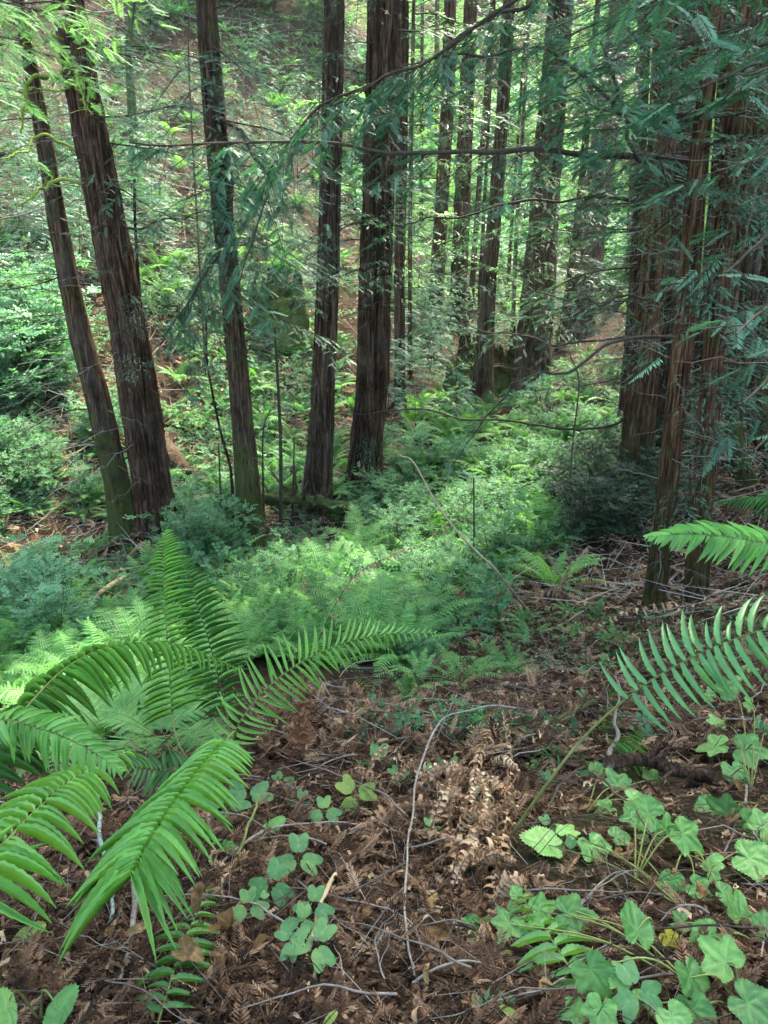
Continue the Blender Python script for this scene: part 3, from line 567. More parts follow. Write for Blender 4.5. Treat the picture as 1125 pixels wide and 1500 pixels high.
# trees whose trunks stand just outside the frame; their sprays hang into it
def side_tree(px, py, Yg, w, label, mat=BK1):
    return tree([(px, py), (px+(30 if px > 562 else -40), py-700)], [w, w*.9], label, group='redwoods beside the viewpoint', mat=mat, Y=Yg, seg=40, top=9, crown=.8)
SR = side_tree(1330, 900, 3.6, 90, 'redwood off the right edge whose close sprays hang into the picture')
SL_ = side_tree(-210, 900, 5.4, 80, 'redwood off the left edge whose pale sprays droop into the top corner')
def into(tr, ends, mesh, dz=.1, name='branch', r=.008):
    for (px, py, d, sc, n) in ends:
        e = P(px, py, d); l = tr['line']; k = int(np.argmin(np.abs(l[:,2]-(e[2]+dz)))); b = l[k]
        mid = (b+e)/2+np.array([0, 0, .15])
        limb(tr, [b, mid, e], r*1.4, r*.35, name=name, sprays=(int(n*1.2), .36*sc, .16, .2), seed=int(px+py), sl=(.105 if d < 3 else .14)*(1 if mesh is MN else .75), nmat=mesh)
into(SR, [(1078,490,2.0,.9,8), (1088,590,1.9,.9,8), (1062,400,2.4,1,8), (1050,250,2.8,1.1,9), (1020,130,3.1,1.2,9), (985,70,3.6,1.3,10), (1105,660,2.0,.7,6),
          (930,140,4.2,1.4,11), (860,60,4.6,1.5,12), (960,-20,3.6,1.4,10), (1095,110,2.8,1.0,8)], MN)
into(SL_, [(60,15,4.6,1.5,16), (150,20,5.0,1.5,14), (30,60,4.3,1.3,12), (10,120,4.0,1.1,8), (210,-10,5.4,1.5,12), (120,90,5.6,1.3,10), (0,200,4.6,1.1,7)], MNB)
# ---------------------------------------------------------------- understory builders
def bushy(seed, H, rad, n, tms, sl, mats, h0=.15, cone=.7, dens=16, stem=.012, droop=.25, stems=1, upw=-.05, lean=.1):
    rg = np.random.default_rng(seed); mb = MB(); pos, dr, ln, tn = [], [], [], []
    for s in range(stems):
        a0 = rg.uniform(0, 6.28); sp = rg.uniform(.15, .5)*H if stems > 1 else lean*H; t = np.linspace(0, 1, 9)
        st = np.stack([math.cos(a0)*sp*t**1.4, math.sin(a0)*sp*t**1.4, H*t*(1 if stems == 1 else rg.uniform(.6, 1))], -1)+rg.normal(0, .01, (9, 3))*H*t[:,None]
        tube(mb, st, stem*(1-.8*t), 5, .4, 0, cap=False)
        for k in range(max(3, n//stems)):
            u = h0+(1-h0)*(k+rg.uniform(0, .9))/max(3, n//stems); b = np.array([np.interp(u, t, st[:,q]) for q in range(3)])
            l = rad*(1-cone*u)*rg.uniform(.5, 1.15)*(1 if stems == 1 else .6); a = rg.uniform(0, 6.28); d = np.array([math.cos(a), math.sin(a), upw+rg.uniform(-.1, .2)]); m = 5
            tt = np.linspace(0, 1, m)[:,None]; lp = b+d*l*tt+np.array([0, 0, -droop])*l*tt*tt; tube(mb, lp, stem*.3*(1-.7*tt[:,0]), 3, .45, 0, cap=False)
            for q in range(max(2, int(l*dens))):
                v = rg.uniform(.12, 1); sd_ = np.array([-d[1], d[0], 0])*rg.choice([-1, 1])
                pos.append(np.array([np.interp(v, tt[:,0], lp[:,z]) for z in range(3)])+sd_*rg.uniform(0, .3)*l*(1-v*.6)); dr.append(d*.7+sd_*rg.uniform(.1, .9)+[0, 0, rg.uniform(-.4, .25)]); ln.append(sl*rg.uniform(.6, 1.25)); tn.append(rg.normal(.45, .16)+.15*v)
    pos, dr, ln, tn = map(np.array, (pos, dr, ln, tn)); up = np.array([0, 0, 1.])+rg.normal(0, .35, (len(pos), 3)); wh = rg.integers(0, len(tms), len(pos))
    for w in range(len(tms)):
        kk = wh == w; mb.inst(tms[w], basis(dr[kk], up[kk], ln[kk], ln[kk], ln[kk]), pos[kk], tn[kk], 1)
    return mb.mesh('foliage', mats)
def twiglet(nl, wl, lw, seed):          # a twig with small oval leaves (huckleberry)
    rg = np.random.default_rng(seed); V, F, T = [], [], []
    for k in range(nl):
        x = .1+.9*k/nl; s = 1 if k % 2 else -1; a = R(rg.uniform(35, 75)); d = np.array([math.cos(a), s*math.sin(a), rg.uniform(-.3, .3)]); p = np.array([-d[1], d[0], rg.uniform(-.4, .4)]); p /= np.linalg.norm(p)
        b = np.array([x, 0, 0]); o = len(V); V += [b, b+d*wl*.35+p*lw, b+d*wl*.75+p*lw*.8, b+d*wl, b+d*wl*.75-p*lw*.8, b+d*wl*.35-p*lw]; F += [[o, o+5, o+4, o+1], [o+1, o+4, o+3, o+2]]; T += [rg.normal(0, .1)]*6
    return np.array(V), np.array(F), np.array(T)
TWL = [twiglet(9, .26, .07, s) for s in range(3)]
TWF = [twiglet(5, .4, .15, s+5) for s in range(3)]
YT = [bushy(100+s, 2.2, .95, 46, SPM, .17, [MTW, MN], dens=26) for s in range(3)]                      # young conifers
YTB = [bushy(110+s, 3.2, 1.3, 50, SPM, .26, [MTW, MNB], dens=17, stem=.02) for s in range(2)]          # far bright
SHB = [bushy(120+s, 1.1, .75, 60, TWL, .17, [MTW, MSH], dens=26, stems=9, cone=.3, stem=.007, droop=.1, upw=.3) for s in range(3)]
SHL = [bushy(130+s, 1.2, .75, 60, TWL, .18, [MTW, MSL], dens=24, stems=9, cone=.3, stem=.007, droop=.1, upw=.3) for s in range(2)]
SHF = [bushy(140+s, 2.0, 1.3, 60, TWF, .22, [MTW, MSL], dens=22, stems=7, cone=.3, stem=.012, droop=.1, upw=.3) for s in range(2)]
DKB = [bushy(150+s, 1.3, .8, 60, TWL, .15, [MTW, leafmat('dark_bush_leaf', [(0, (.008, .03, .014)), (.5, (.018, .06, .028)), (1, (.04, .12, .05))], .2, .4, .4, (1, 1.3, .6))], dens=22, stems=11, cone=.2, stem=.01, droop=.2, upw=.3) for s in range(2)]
# ferns
def pinna_t(seg, prof, droop=.15, serr=0., fold=.12):
    x = np.linspace(0, 1, seg+1); V, F, T = [], [], []
    for k, u in enumerate(x):
        w = prof(u)*(1+(serr if k % 2 else -serr)); z = -droop*u*u
        V += [[u, w*.5, z+fold*w], [u, 0, z], [u, -w*.5, z+fold*w]]; T += [0, .10, 0]
    for k in range(seg):
        o = 3*k; F += [[o, o+1, o+4, o+3], [o+1, o+2, o+5, o+4]]
    return np.array(V, float), np.array(F), np.array(T, float)
swp = lambda u: (.55+.45*min(1, u*5))*(1-u**2.6)*1.0
PN_N = pinna_t(16, swp, .22, .05, .16)
PN_M = pinna_t(2, lambda u: 1-.85*u*u, .2)
def lacy_t(n, seed):                    # pinna divided again (lady fern)
    rg = np.random.default_rng(seed); V, F, T = [], [], []
    for k in range(n):
        x = (k+.5)/n; l = .17*(1-x*.85)+.02; w = .62/n
        for s in (-1, 1):
            o = len(V); V += [[x-w*.5, 0, 0], [x+w*.5, 0, 0], [x+w*.45+l*.3, s*l*.7, -.02], [x+l*.45, s*l, -.03], [x-w*.3+l*.3, s*l*.7, -.02]]
            F += [[o, o+1, o+2, o+4], [o+4, o+2, o+3, o+3]]; T += [.05, .05, 0, -.03, 0]
    F = [f for f in F if f[2] != f[3]]; return np.array(V, float), np.array(F), np.array(T, float)
PN_L = lacy_t(10, 1); PN_LM = lacy_t(4, 2); PN_LM6 = lacy_t(6, 3)
def frond_into(mb, p, npair, lmax, wr, up, tm, start=.12, ang=16, hang=.1, prof=None, r=.0025, tint=.5, m=(0, 1), seed=0, tip=.12, flip=1, jit=.06):
    """a frond along the path p: rachis tube + pairs of pinnae; up = the side its face looks to"""
    rg = np.random.default_rng(seed); n = 60; q = spl(p, n); T, Nn, B = pframe(q, up)
    if abs(np.dot(nrm(np.asarray(up, float)), T[0])) > .9: pass
    Nn = nrm(np.asarray(up, float)-T*(T@np.asarray(up, float))[:,None]); B = np.cross(T, Nn)
    tt = np.linspace(0, 1, n); tube(mb, q, r*(1-.75*tt), 6, .5, m[0], cap=False)
    prof = prof or (lambda v: (min(1, .55+v*2.4))*(1-v**2.2*(1-tip)))
    us = start+(1-start)*np.linspace(0, 1, npair); pos, X, Z, L = [], [], [], []
    for k, u in enumerate(us):
        v = (u-start)/(1-start); l = lmax*prof(v)
        for s in (-1, 1):
            uu = min(.999, u+(.35/npair if s > 0 else 0))*(n-1); k0 = int(uu); f = uu-k0; k1 = min(n-1, k0+1)
            c = q[k0]*(1-f)+q[k1]*f; a = R(ang+rg.normal(0, 4.5)+28*v**3)
            d = B[k0]*s*math.cos(a)+T[k0]*math.sin(a)+Nn[k0]*rg.normal(0, jit)+np.array([0, 0, -hang*rg.uniform(.7, 1.3)])
            pos.append(c); X.append(d); Z.append(Nn[k0]+rg.normal(0, .08, 3)); L.append(l*(rg.uniform(.86, 1.06) if rg.uniform() > .05 else rg.uniform(.3, .8)))
    pos, X, Z, L = map(np.array, (pos, X, Z, L))
    mb.inst(tm, basis(X, Z, L, wr*lmax*(L/lmax)**.45, L), pos, tint+rg.normal(0, .11, len(L)), m[1])
def fern_mesh(seed, nf, L, tm, npair, lm, wr, mats, spread=(.5, 1.15), name='fern', rise=.75, r=.003):
    rg = np.random.default_rng(seed); mb = MB()
    for k in range(nf):
        a = 6.283*k/nf+rg.uniform(-.35, .35); l = L*rg.uniform(.7, 1.15); sp = rg.uniform(*spread); t = np.linspace(0, 1, 7)
        h = rise*rg.uniform(.7, 1.1); x = l*sp*t**1.15*.8; z = l*h*(t*1.25-.85*t*t*sp); side = rg.uniform(-.15, .15)*l*t*t
        p = np.stack([math.cos(a)*x-math.sin(a)*side, math.sin(a)*x+math.cos(a)*side, z], -1)
        frond_into(mb, p, npair, l*lm, wr, (math.cos(a)*-.5, math.sin(a)*-.5, 1), tm, .15, 12, .12, None, r, rg.normal(.5, .12), seed=seed*31+k)
    return mb.mesh(name, mats)
SF = [fern_mesh(s, 13, .85, PN_M, 24, .13, .20, [MST, MF]) for s in range(4)]
BF = [fern_mesh(10+s, 9, .8, PN_LM6, 20, .22, .8, [MST, MFB], (.45, 1.1), rise=.85) for s in range(4)]
BFN = [fern_mesh(20+s, 9, .62, PN_L, 24, .25, .95, [MST, MFB], (.6, 1.2), rise=.65) for s in range(3)]
BSF = [fern_mesh(30+s, 12, .85, PN_M, 24, .13, .2, [MST, MFB]) for s in range(3)]
# ---------------------------------------------------------------- landmarks for labels
LM = [(232, 740, 'the big left trunk'), (165, 690, 'the slender leaning left trunk'), (370, 770, 'the trunk beside the rotten stump'), (465, 740, 'the trunk at the log end'), (530, 690, 'the thick middle trunk'),
      (705, 570, 'the trunk among burnt stumps'), (775, 560, 'the large tapering trunk'), (845, 500, 'the far large grey trunk'), (640, 500, 'the close dark pair of trunks'), (420, 470, 'the mossy stump on the slope'),
      (925, 700, 'the stout mossy-footed trunk'), (955, 860, 'the slender twiggy trunk'), (1020, 860, 'the dark red trunk'), (880, 810, 'the dark bush'), (185, 110, 'the thin mossy leaning tree'), (310, 120, 'the upright brown trunk top'),
      (245, 860, 'the upright fern frond'), (60, 960, 'the arching left frond'), (520, 940, 'the frond reaching right'), (60, 560, 'the pale bush at the left edge'), (440, 770, 'the mossy log'), (30, 450, 'the fallen log at the left edge'), (135, 890, 'the pale leaning stick'),
      (340, 940, 'the gap between the near fronds'), (700, 700, 'the open fern floor of the valley'), (620, 780, 'the thicket below the middle trunk'), (750, 780, 'the diagonal pale stick'), (90, 250, 'the big left trunk top'), (300, 560, 'the bent dead sapling'), (240, 250, 'the sunlit hillside patch'),
      (470, 200, 'the reddish trunk top'), (820, 150, 'the bright far hillside'), (660, 150, 'the bare crossing limbs'), (1000, 650, 'the dark right-hand gap')]
def where(o_px, o_py):
    d = [((o_px-a)**2+((o_py-b)*1.1)**2, a, b, n) for a, b, n in LM]; _, a, b, n = min(d)
    dx, dy = o_px-a, o_py-b
    if abs(dx) > abs(dy)*1.0: return ('left of ' if dx < 0 else 'right of ')+n
    return ('uphill of ' if dy < 0 else 'below ')+n
CLEAR = [(378, 478, 468, 600), (372, 772, 520, 822), (655, 560, 765, 606)]   # bare ground before the stumps and the log
def plant(meshes, px, py, kind, cat, desc, sc=(.8, 1.2), seed=0, tilt=.15, name='foliage', wrap=False):
    rg = np.random.default_rng(seed); pts = GM(px, py); k = rg.permutation(len(pts)); nn = TN(pts[:,0], pts[:,1])
    for q in k:
        ax, ay = proj(pts[q])
        if any(a <= ax <= b and c <= ay <= d for a, c, b, d in CLEAR): continue
        m = meshes[rg.integers(len(meshes))]; s = rg.uniform(*sc); n = Vector(nn[q])*tilt*2+Vector((0, 0, 1)); n.normalize()
        M = Matrix.Translation(Vector(pts[q]-[0, 0, .03])) @ n.to_track_quat('Z', 'Y').to_matrix().to_4x4() @ Matrix.Rotation(rg.uniform(0, 6.28), 4, 'Z') @ Matrix.Scale(s, 4)
        f = (s-sc[0])/(sc[1]-sc[0]); sz = '' if desc.split()[0] in ('small', 'low') else ('large ' if f > .67 else 'small ' if f < .33 else '')
        w = sz+desc+('' if 'beyond' in desc else ' '+where(*proj(pts[q]))); o = put(kind, m); o.matrix_world = M; tag(o, w, cat, w)
def area(x0, y0, x1, y1, n, seed, jit=1.):
    """n jittered points filling a photo-space box; they land on the terrain"""
    rg = np.random.default_rng(seed); w, h = x1-x0, y1-y0; nx = max(1, int(round(math.sqrt(n*w/h)))); ny = max(1, int(round(n/nx)))
    a, b = np.meshgrid(np.arange(nx), np.arange(ny)); a = (a.ravel()+.5+rg.uniform(-.5, .5, a.size)*jit)/nx; b = (b.ravel()+.5+rg.uniform(-.5, .5, b.size)*jit)/ny
    return x0+a*w, y0+b*h
A = area
plant(BF+BSF+SF[:2], *A(300,850,620,980, 56, 1), 'lady_fern', 'fern', 'light green fern', (.45, .85), 1)
plant(BF+BSF, *A(0,900,300,1050, 44, 2), 'lady_fern', 'fern', 'light green fern', (.45, .85), 2)
plant(BFN, *A(40,1010,300,1090, 9, 3), 'lady_fern', 'fern', 'lacy pale green fern', (.4, .7), 3)
plant(BF, *A(420,790,560,870, 10, 4), 'lady_fern', 'fern', 'feathery light green fern', (.7, 1.0), 4)
plant(SF+BSF, *A(370,500,520,740, 30, 5), 'sword_fern', 'fern', 'arching green sword fern', (.7, 1.1), 5)
plant(SF, *A(240,520,360,760, 16, 6), 'sword_fern', 'fern', 'arching green sword fern', (.6, 1.0), 6)
plant(BSF+SF, *A(590,585,860,720, 44, 7), 'sword_fern', 'fern', 'arching green sword fern', (.8, 1.3), 7)
plant(BSF+SF, *A(560,680,820,870, 40, 8), 'sword_fern', 'fern', 'arching green sword fern', (.6, .95), 8)
plant(BSF, *A(720,760,800,800, 5, 9), 'sword_fern', 'fern', 'bright green sword fern', (.8, 1.1), 9)
plant(SF, *A(0,640,240,900, 26, 10), 'sword_fern', 'fern', 'small dark sword fern', (.45, .8), 10)
plant(BSF+SF, *A(130,20,560,460, 60, 11), 'sword_fern', 'fern', 'hillside sword fern', (.7, 1.2), 11)
plant(SF, *A(850,520,1000,700, 12, 12), 'sword_fern', 'fern', 'arching green sword fern', (.6, .9), 12)
plant(SHB, *A(520,660,740,830, 22, 13), 'huckleberry_shrub', 'shrub', 'fine-leaved blue-green shrub', (.45, .8), 13)
plant(SF+BSF, *A(560,930,780,1030, 8, 31), 'sword_fern', 'fern', 'little sword fern', (.22, .42), 31)
plant(SF, *A(760,870,900,960, 7, 32), 'sword_fern', 'fern', 'little sword fern', (.2, .35), 32)
plant(SHB, *A(560,880,700,980, 8, 33), 'huckleberry_shrub', 'shrub', 'low fine-leaved shrub', (.2, .35), 33)
plant(SHB, *A(590,840,680,890, 4, 14), 'huckleberry_shrub', 'shrub', 'low fine-leaved shrub', (.4, .6), 14)
plant(SHB, *A(250,740,360,840, 8, 15), 'huckleberry_shrub', 'shrub', 'fine-leaved blue-green shrub', (.5, .8), 15)
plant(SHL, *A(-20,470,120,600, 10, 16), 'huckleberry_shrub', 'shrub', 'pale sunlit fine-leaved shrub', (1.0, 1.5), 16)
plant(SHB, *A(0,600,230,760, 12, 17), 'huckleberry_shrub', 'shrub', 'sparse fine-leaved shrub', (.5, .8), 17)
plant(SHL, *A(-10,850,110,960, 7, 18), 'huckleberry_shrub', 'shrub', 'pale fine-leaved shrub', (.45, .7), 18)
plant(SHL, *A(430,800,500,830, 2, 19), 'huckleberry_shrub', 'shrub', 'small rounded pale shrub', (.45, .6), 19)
plant(SHB, *A(780,560,920,760, 18, 20), 'huckleberry_shrub', 'shrub', 'fine-leaved blue-green shrub', (.5, .8), 20)
plant(YT, *A(250,200,500,520, 20, 21), 'young_redwood', 'sapling', 'feathery young conifer', (.5, .85), 21)
plant(YT+BSF, *A(330,10,580,340, 30, 34), 'young_redwood', 'sapling', 'loose green hillside sapling', (.7, 1.1), 34)
plant(DKB, *A(900,640,1020,770, 8, 35), 'dark_bush', 'shrub', 'added shade-dark tangled bush', (.5, .8), 35)  # dark bushes put in to deepen the shade around the right trunks
plant(YT, *A(100,60,280,420, 16, 22), 'young_redwood', 'sapling', 'feathery young conifer', (.6, 1.1), 22)
plant(YT, *A(560,500,680,640, 9, 23), 'young_redwood', 'sapling', 'feathery young conifer', (.7, 1.0), 23)
plant(YT, *A(0,200,130,460, 10, 24), 'young_redwood', 'sapling', 'feathery young conifer', (.6, 1.0), 24)
plant(YT, *A(600,420,900,520, 10, 25), 'young_redwood', 'sapling', 'feathery young conifer', (.8, 1.2), 25)
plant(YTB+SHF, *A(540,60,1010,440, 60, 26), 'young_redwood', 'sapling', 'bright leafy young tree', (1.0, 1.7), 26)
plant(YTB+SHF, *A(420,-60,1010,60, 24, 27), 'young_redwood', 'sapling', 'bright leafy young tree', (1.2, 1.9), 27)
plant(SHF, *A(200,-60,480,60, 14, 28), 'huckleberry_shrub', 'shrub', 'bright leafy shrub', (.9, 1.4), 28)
plant(YTB, *A(1010,60,1180,480, 14, 29), 'young_redwood', 'sapling', 'leafy young tree', (.9, 1.4), 29)
for k, (ms, kind, cat, desc, x0, y0, x1, y1, n, sc) in enumerate([(BF+BSF, 'lady_fern', 'fern', 'light green fern', -420, 900, 0, 1050, 26, (.5, .85)), (SHB, 'huckleberry_shrub', 'shrub', 'fine-leaved shrub', -420, 620, 0, 900, 20, (.6, .9)), (SF, 'sword_fern', 'fern', 'arching green sword fern', -420, 640, 0, 900, 14, (.6, .9)), (YT, 'young_redwood', 'sapling', 'feathery young conifer', -400, 150, 0, 560, 12, (.8, 1.2))]):
    plant(ms, *A(x0, y0, x1, y1, n, 40+k), kind, cat, desc+' beyond the left edge', sc, 40+k)
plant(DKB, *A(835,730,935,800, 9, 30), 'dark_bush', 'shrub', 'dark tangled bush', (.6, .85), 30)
# ---------------------------------------------------------------- logs, stumps, dead wood
def lay(pix, r0, r1, name, label, cat, mat, Y=None, lift=0., seg=16, knots=6, seed=0, rough=.35, group=None, pts=None, ends=True):
    """a stick or log lying on the terrain along photo-space points"""
    rg = np.random.default_rng(seed)
    p = np.array(pts) if pts is not None else np.array([G(*q[:2])+[0, 0, (q[2] if len(q) > 2 else 0)] for q in pix]); n = max(14, int(np.linalg.norm(p[-1]-p[0])/.04)); n = min(n, 90)
    q = spl(p, n); q[:,2] += r0*.6+lift; o = q[0].copy(); t = np.linspace(0, 1, n); q = q+np.stack([fbm(t*6+seed, t*0+k, 0, 2) for k in range(3)], -1)*.03*min(1, np.linalg.norm(p[-1]-p[0]))
    mb = MB(); rr = (r0+(r1-r0)*t)*(1+.15*fbm(t*14, t*0+seed, 0, 2)); V = tube(mb, q-o, rr, seg, .5, rough=rough)
    if ends: mb.add(np.vstack([V[0], (q[0]-o)[None]]), [[(k+1) % seg, k, seg] for k in range(seg)], .8)
    for k in range(knots):
        u = rg.integers(2, n-2); d = nrm(np.array([rg.normal(), rg.normal(), abs(rg.normal())+.2])); l = rr[u]*rg.uniform(2, 7)
        tube(mb, (q[u]-o)+d*np.linspace(0, 1, 6)[:,None]*l+rg.normal(0, .02, (6, 3))*l, rr[u]*.35*(1-.7*np.linspace(0, 1, 6)), 5, .6)
    ob = mb.build(name, mat); ob.location = tuple(o); tag(ob, label, cat, group); return ob
lay([(374,764,.32),(440,766,.32),(515,774,.28)], .10, .085, 'fallen_log', 'mossy greenish log spanning the stream bed between the trunks', 'log', MLOG, knots=12, seed=1, rough=1.1)
lay([(105,760),(150,762,.05),(200,766)], .06, .05, 'fallen_log', 'short pale log end lying behind the slender leaning trunk', 'log', MLOG, knots=2, seed=2)
lay([(238,668,.1),(270,700,.05),(310,722)], .17, .10, 'fallen_log', 'thick tapering brown log poking out right of the big left trunk', 'log', BK2, knots=2, seed=3)
lay([(-20,400,.1),(25,450),(60,480)], .26, .2, 'fallen_log', 'dark fallen log sloping down at the left edge of the hillside', 'log', BK2, knots=4, seed=4)
lay([(94,916,.05),(140,890,.1),(183,862,.1)], .032, .028, 'pale_stick', 'straight pale yellow stick leaning on the dirt bank below the left trunks', 'stick', drymat('pale_wood', [(0, (.2, .14, .07)), (.5, (.38, .30, .16)), (1, (.55, .46, .3))]), knots=0, seed=5)
lay([(10,940),(50,890,.05),(100,850)], .07, .05, 'mossy_log', 'low mossy log buried in the shrubs at the lower left', 'log', MLOG, seed=6, knots=1)
lay([(630,1080),(700,1105,.02),(790,1075,.03),(872,1045,.05)], .016, .012, 'fallen_branch', 'grey-brown fallen branch lying across the slope above the dry fern heap', 'branch', MLOG, seed=7, knots=5)
lay([(888,1140,.04),(930,1138,.05),(985,1146,.04),(1040,1152,.02)], .019, .016, 'fallen_branch', 'short thick broken branch with peeling bark under the right fern stem', 'branch', BK2, seed=8, knots=4)
lay([(884,1140,.03),(898,1100,.05),(905,1060,.1),(900,1030,.14)], .007, .004, 'fallen_branch', 'lichen-spotted branch rising from the short broken branch', 'branch', MTG, seed=9, knots=6)
for k, (pp, r, lb, mt) in enumerate([
 ([(560,1075),(640,1050),(720,1012),(790,985)], .008, 'long thin lichen-grey twig across the middle of the needle slope', MTG),
 ([(660,1010),(730,985),(800,960)], .007, 'pale grey twig higher on the needle slope', MTG),
 ([(760,945),(830,915),(880,880),(930,855)], .010, 'whitish forked branch on the slope before the dark bush', MTG),
 ([(420,1105),(500,1100),(600,1110),(640,1100)], .005, 'thin pale twig lying behind the yellowing sorrel', MTG),
 ([(690,1120),(760,1090),(840,1075)], .005, 'thin twig beside the grey-brown fallen branch', MTW),
 ([(850,960),(900,930),(960,950)], .006, 'twig lying below the foot of the slender twiggy trunk', MTG),
 ([(700,900),(760,880),(850,850)], .012, 'dark stick at the top of the needle slope', MTW),
 ([(620,1000),(680,940),(770,905),(850,870)], .016, 'long dark stick rising along the edge of the fern valley', MTW)]):
    lay(pp, r, r*.5, 'twig', lb, 'twig', mt, seed=20+k, knots=9, seg=7, ends=False, lift=.025)
# the diagonal pale stem in the thicket
a_, b_ = G(775,900), None
lay(None, .011, .005, 'dead_sapling', 'long pale curved dead stem arching diagonally over the fern valley', 'dead stem', drymat('tan_stem', [(0, (.12, .08, .05)), (.5, (.27, .2, .13)), (1, (.42, .34, .24))]), seed=31, knots=4, seg=7,
    pts=[a_, P(730,842,6.2), P(680,790,6.35), P(630,725,6.6), P(605,680,6.8), P(585,668,7.0)])
for k, (pp, r, lb) in enumerate([
 ([(340,735,10.6),(338,690,10.5),(325,640,10.5),(312,580,10.4),(303,525,10.3),(302,470,10.3)], .022, 'bent reddish dead sapling left of the mossy-footed trunk'),
 ([(410,745,11.3),(411,650,11.2),(407,560,11.1),(402,480,11.0)], .03, 'straight twiggy dead sapling between the mossy-footed trunk and the reddish one'),
 ([(428,745,11.5),(431,640,11.5)], .02, 'short dead pole just left of the reddish trunk'),
 ([(386,760,11.2),(385,640,11.2),(396,600,11.2)], .016, 'thin crooked dead stem just right of the mossy-footed trunk'),
 ([(322,740,10.4),(320,650,10.4)], .018, 'short broken dead stem in the fern slope left of the bent sapling'),
 ([(216,640,9.4),(206,450,9.4),(198,330,9.4),(197,262,9.4)], .024, 'slim red bare stem rising close behind the big left trunk'),
 ([(835,700,9.0),(840,640,9.0),(848,560,9.0),(835,520,9.0)], .012, 'dark leaning bare stem above the dark bush'),
 ([(697,790,8.5),(694,700,8.5)], .014, 'short black dead stem standing in the fern valley'),
 ([(282,330,15),(279,150,15),(276,20,15)], .02, 'bare thin pole with short side twigs left of the upright brown trunk')]):
    pts = [P(*q) for q in pp]; pts[0][2] = min(pts[0][2], tz(pts[0][0], pts[0][1])+.05) if k != 6 else pts[0][2]
    root = empty('dead_sapling', pts[0], lb, 'dead sapling'); q = spl(pts, 30); mb = MB(); tube(mb, q-pts[0], r*np.linspace(1, .5, 30), 8, .45, rough=.4); mb.build('stem', [BK1 if k in (0, 5) else MTW], root)
    for z in range(14):
        u = rg.uniform(.1, 1); c = q[int(u*29)]-pts[0]; put('bare_branch', (BAD if z % 2 else BAR)[z % 4], root, euler_m(c, rg.uniform(0, 6.28), rg.uniform(-.1, .5), 0, rg.uniform(.08, .3)))
def stump(px, py, w, h, label, seed, mat=MROT, Yoff=0, jag=.35):
    rg = np.random.default_rng(seed); b = G(px, py); r = w/2*depth(b)/FPX; hh = h*depth(b)/FPX; n = 26; seg = 40; a = np.linspace(0, 2*np.pi, seg, endpoint=False)
    root = empty('tree_stump', b, label, 'stump'); t = np.linspace(0, 1, n); A, T = np.meshgrid(a, t); top = 1-jag*np.abs(fbm(np.cos(a)*2.2+seed, np.sin(a)*2.2, 0, 3))*2.2
    H = T*hh*top[None]; rad = r*(1.35-.5*T+.35*np.exp(-T*7))*(1+.5*fbm(np.cos(A)*2.2+seed, np.sin(A)*2.2, T*1.5, 4))
    V = np.stack([rad*np.cos(A), rad*np.sin(A), H-.15], -1); i = np.arange(n-1)[:,None]*seg; j = np.arange(seg)[None]; k = (j+1) % seg; F = np.stack([i+j, i+k, i+seg+k, i+seg+j], -1).reshape(-1, 4)
    mb = MB().add(V.reshape(-1, 3), F, .5); inn = V[-1]*[.78, .78, 1]-[0, 0, .02]; low = inn*[.6, .6, 1]-[0, 0, hh*.35]
    W_ = np.vstack([V[-1], inn, low, low.mean(0)[None]]); Q = [[q, (q+1) % seg, seg+(q+1) % seg, seg+q] for q in range(seg)]+[[seg+q, seg+(q+1) % seg, 2*seg+(q+1) % seg, 2*seg+q] for q in range(seg)]
    mb.add(W_, Q, .25); mb.add(W_, [[2*seg+q, 2*seg+(q+1) % seg, 3*seg] for q in range(seg)], .2); mb.build('trunk', mat, root); return root, b, hh
s1, sb, sh = stump(422,494,58,112, 'tall mossy stump with young fern growth on its top, halfway up the slope', 1, barkmat('mossy_stump', [(0, (.006, .006, .003)), (.5, (.03, .025, .012)), (1, (.09, .08, .03))], moss=.85, hi=2, mosscol=(.11, .14, .03)))
stump(384,478,30,80, 'black rotten stump just left of the mossy one', 2); stump(487,755,30,42, 'broken orange-brown stump at the foot of the reddish trunk', 3)
stump(372,815,62,40, 'rotten crumbling root stump below the mossy-footed trunk', 4, jag=.5)
stump(690,560,46,85, 'black burnt stump just left of the grey-brown trunk', 5); stump(735,572,34,80, 'narrow greenish burnt stump between the grey-brown and large tapering trunks', 6)
stump(672,575,36,55, 'lowest burnt stump in the dark group by the grey-brown trunk', 7); stump(758,560,26,90, 'black jagged stump touching the large tapering trunk', 8)
for k in range(9):
    o = put('sapling_tuft', YTB[k % 2] if k < 2 else BSF[k % 3], None); a = k*2.4; o.location = tuple(sb+np.array([math.cos(a)*.12, math.sin(a)*.12-.05, sh*.72+.03*k])); o.rotation_euler = (rg.uniform(-.5, .5), rg.uniform(-.5, .5), a); s = .3 if k < 2 else .7; o.scale = (s, s, s)
    tag(o, ['green tuft growing on the top of the tall mossy stump', 'fern growing on the top of the tall mossy stump'][k > 1], 'fern' if k > 1 else 'sapling', ['tufts on the mossy stump', 'ferns on the mossy stump'][k > 1])
    if k > 1: o.name = 'stump_fern'
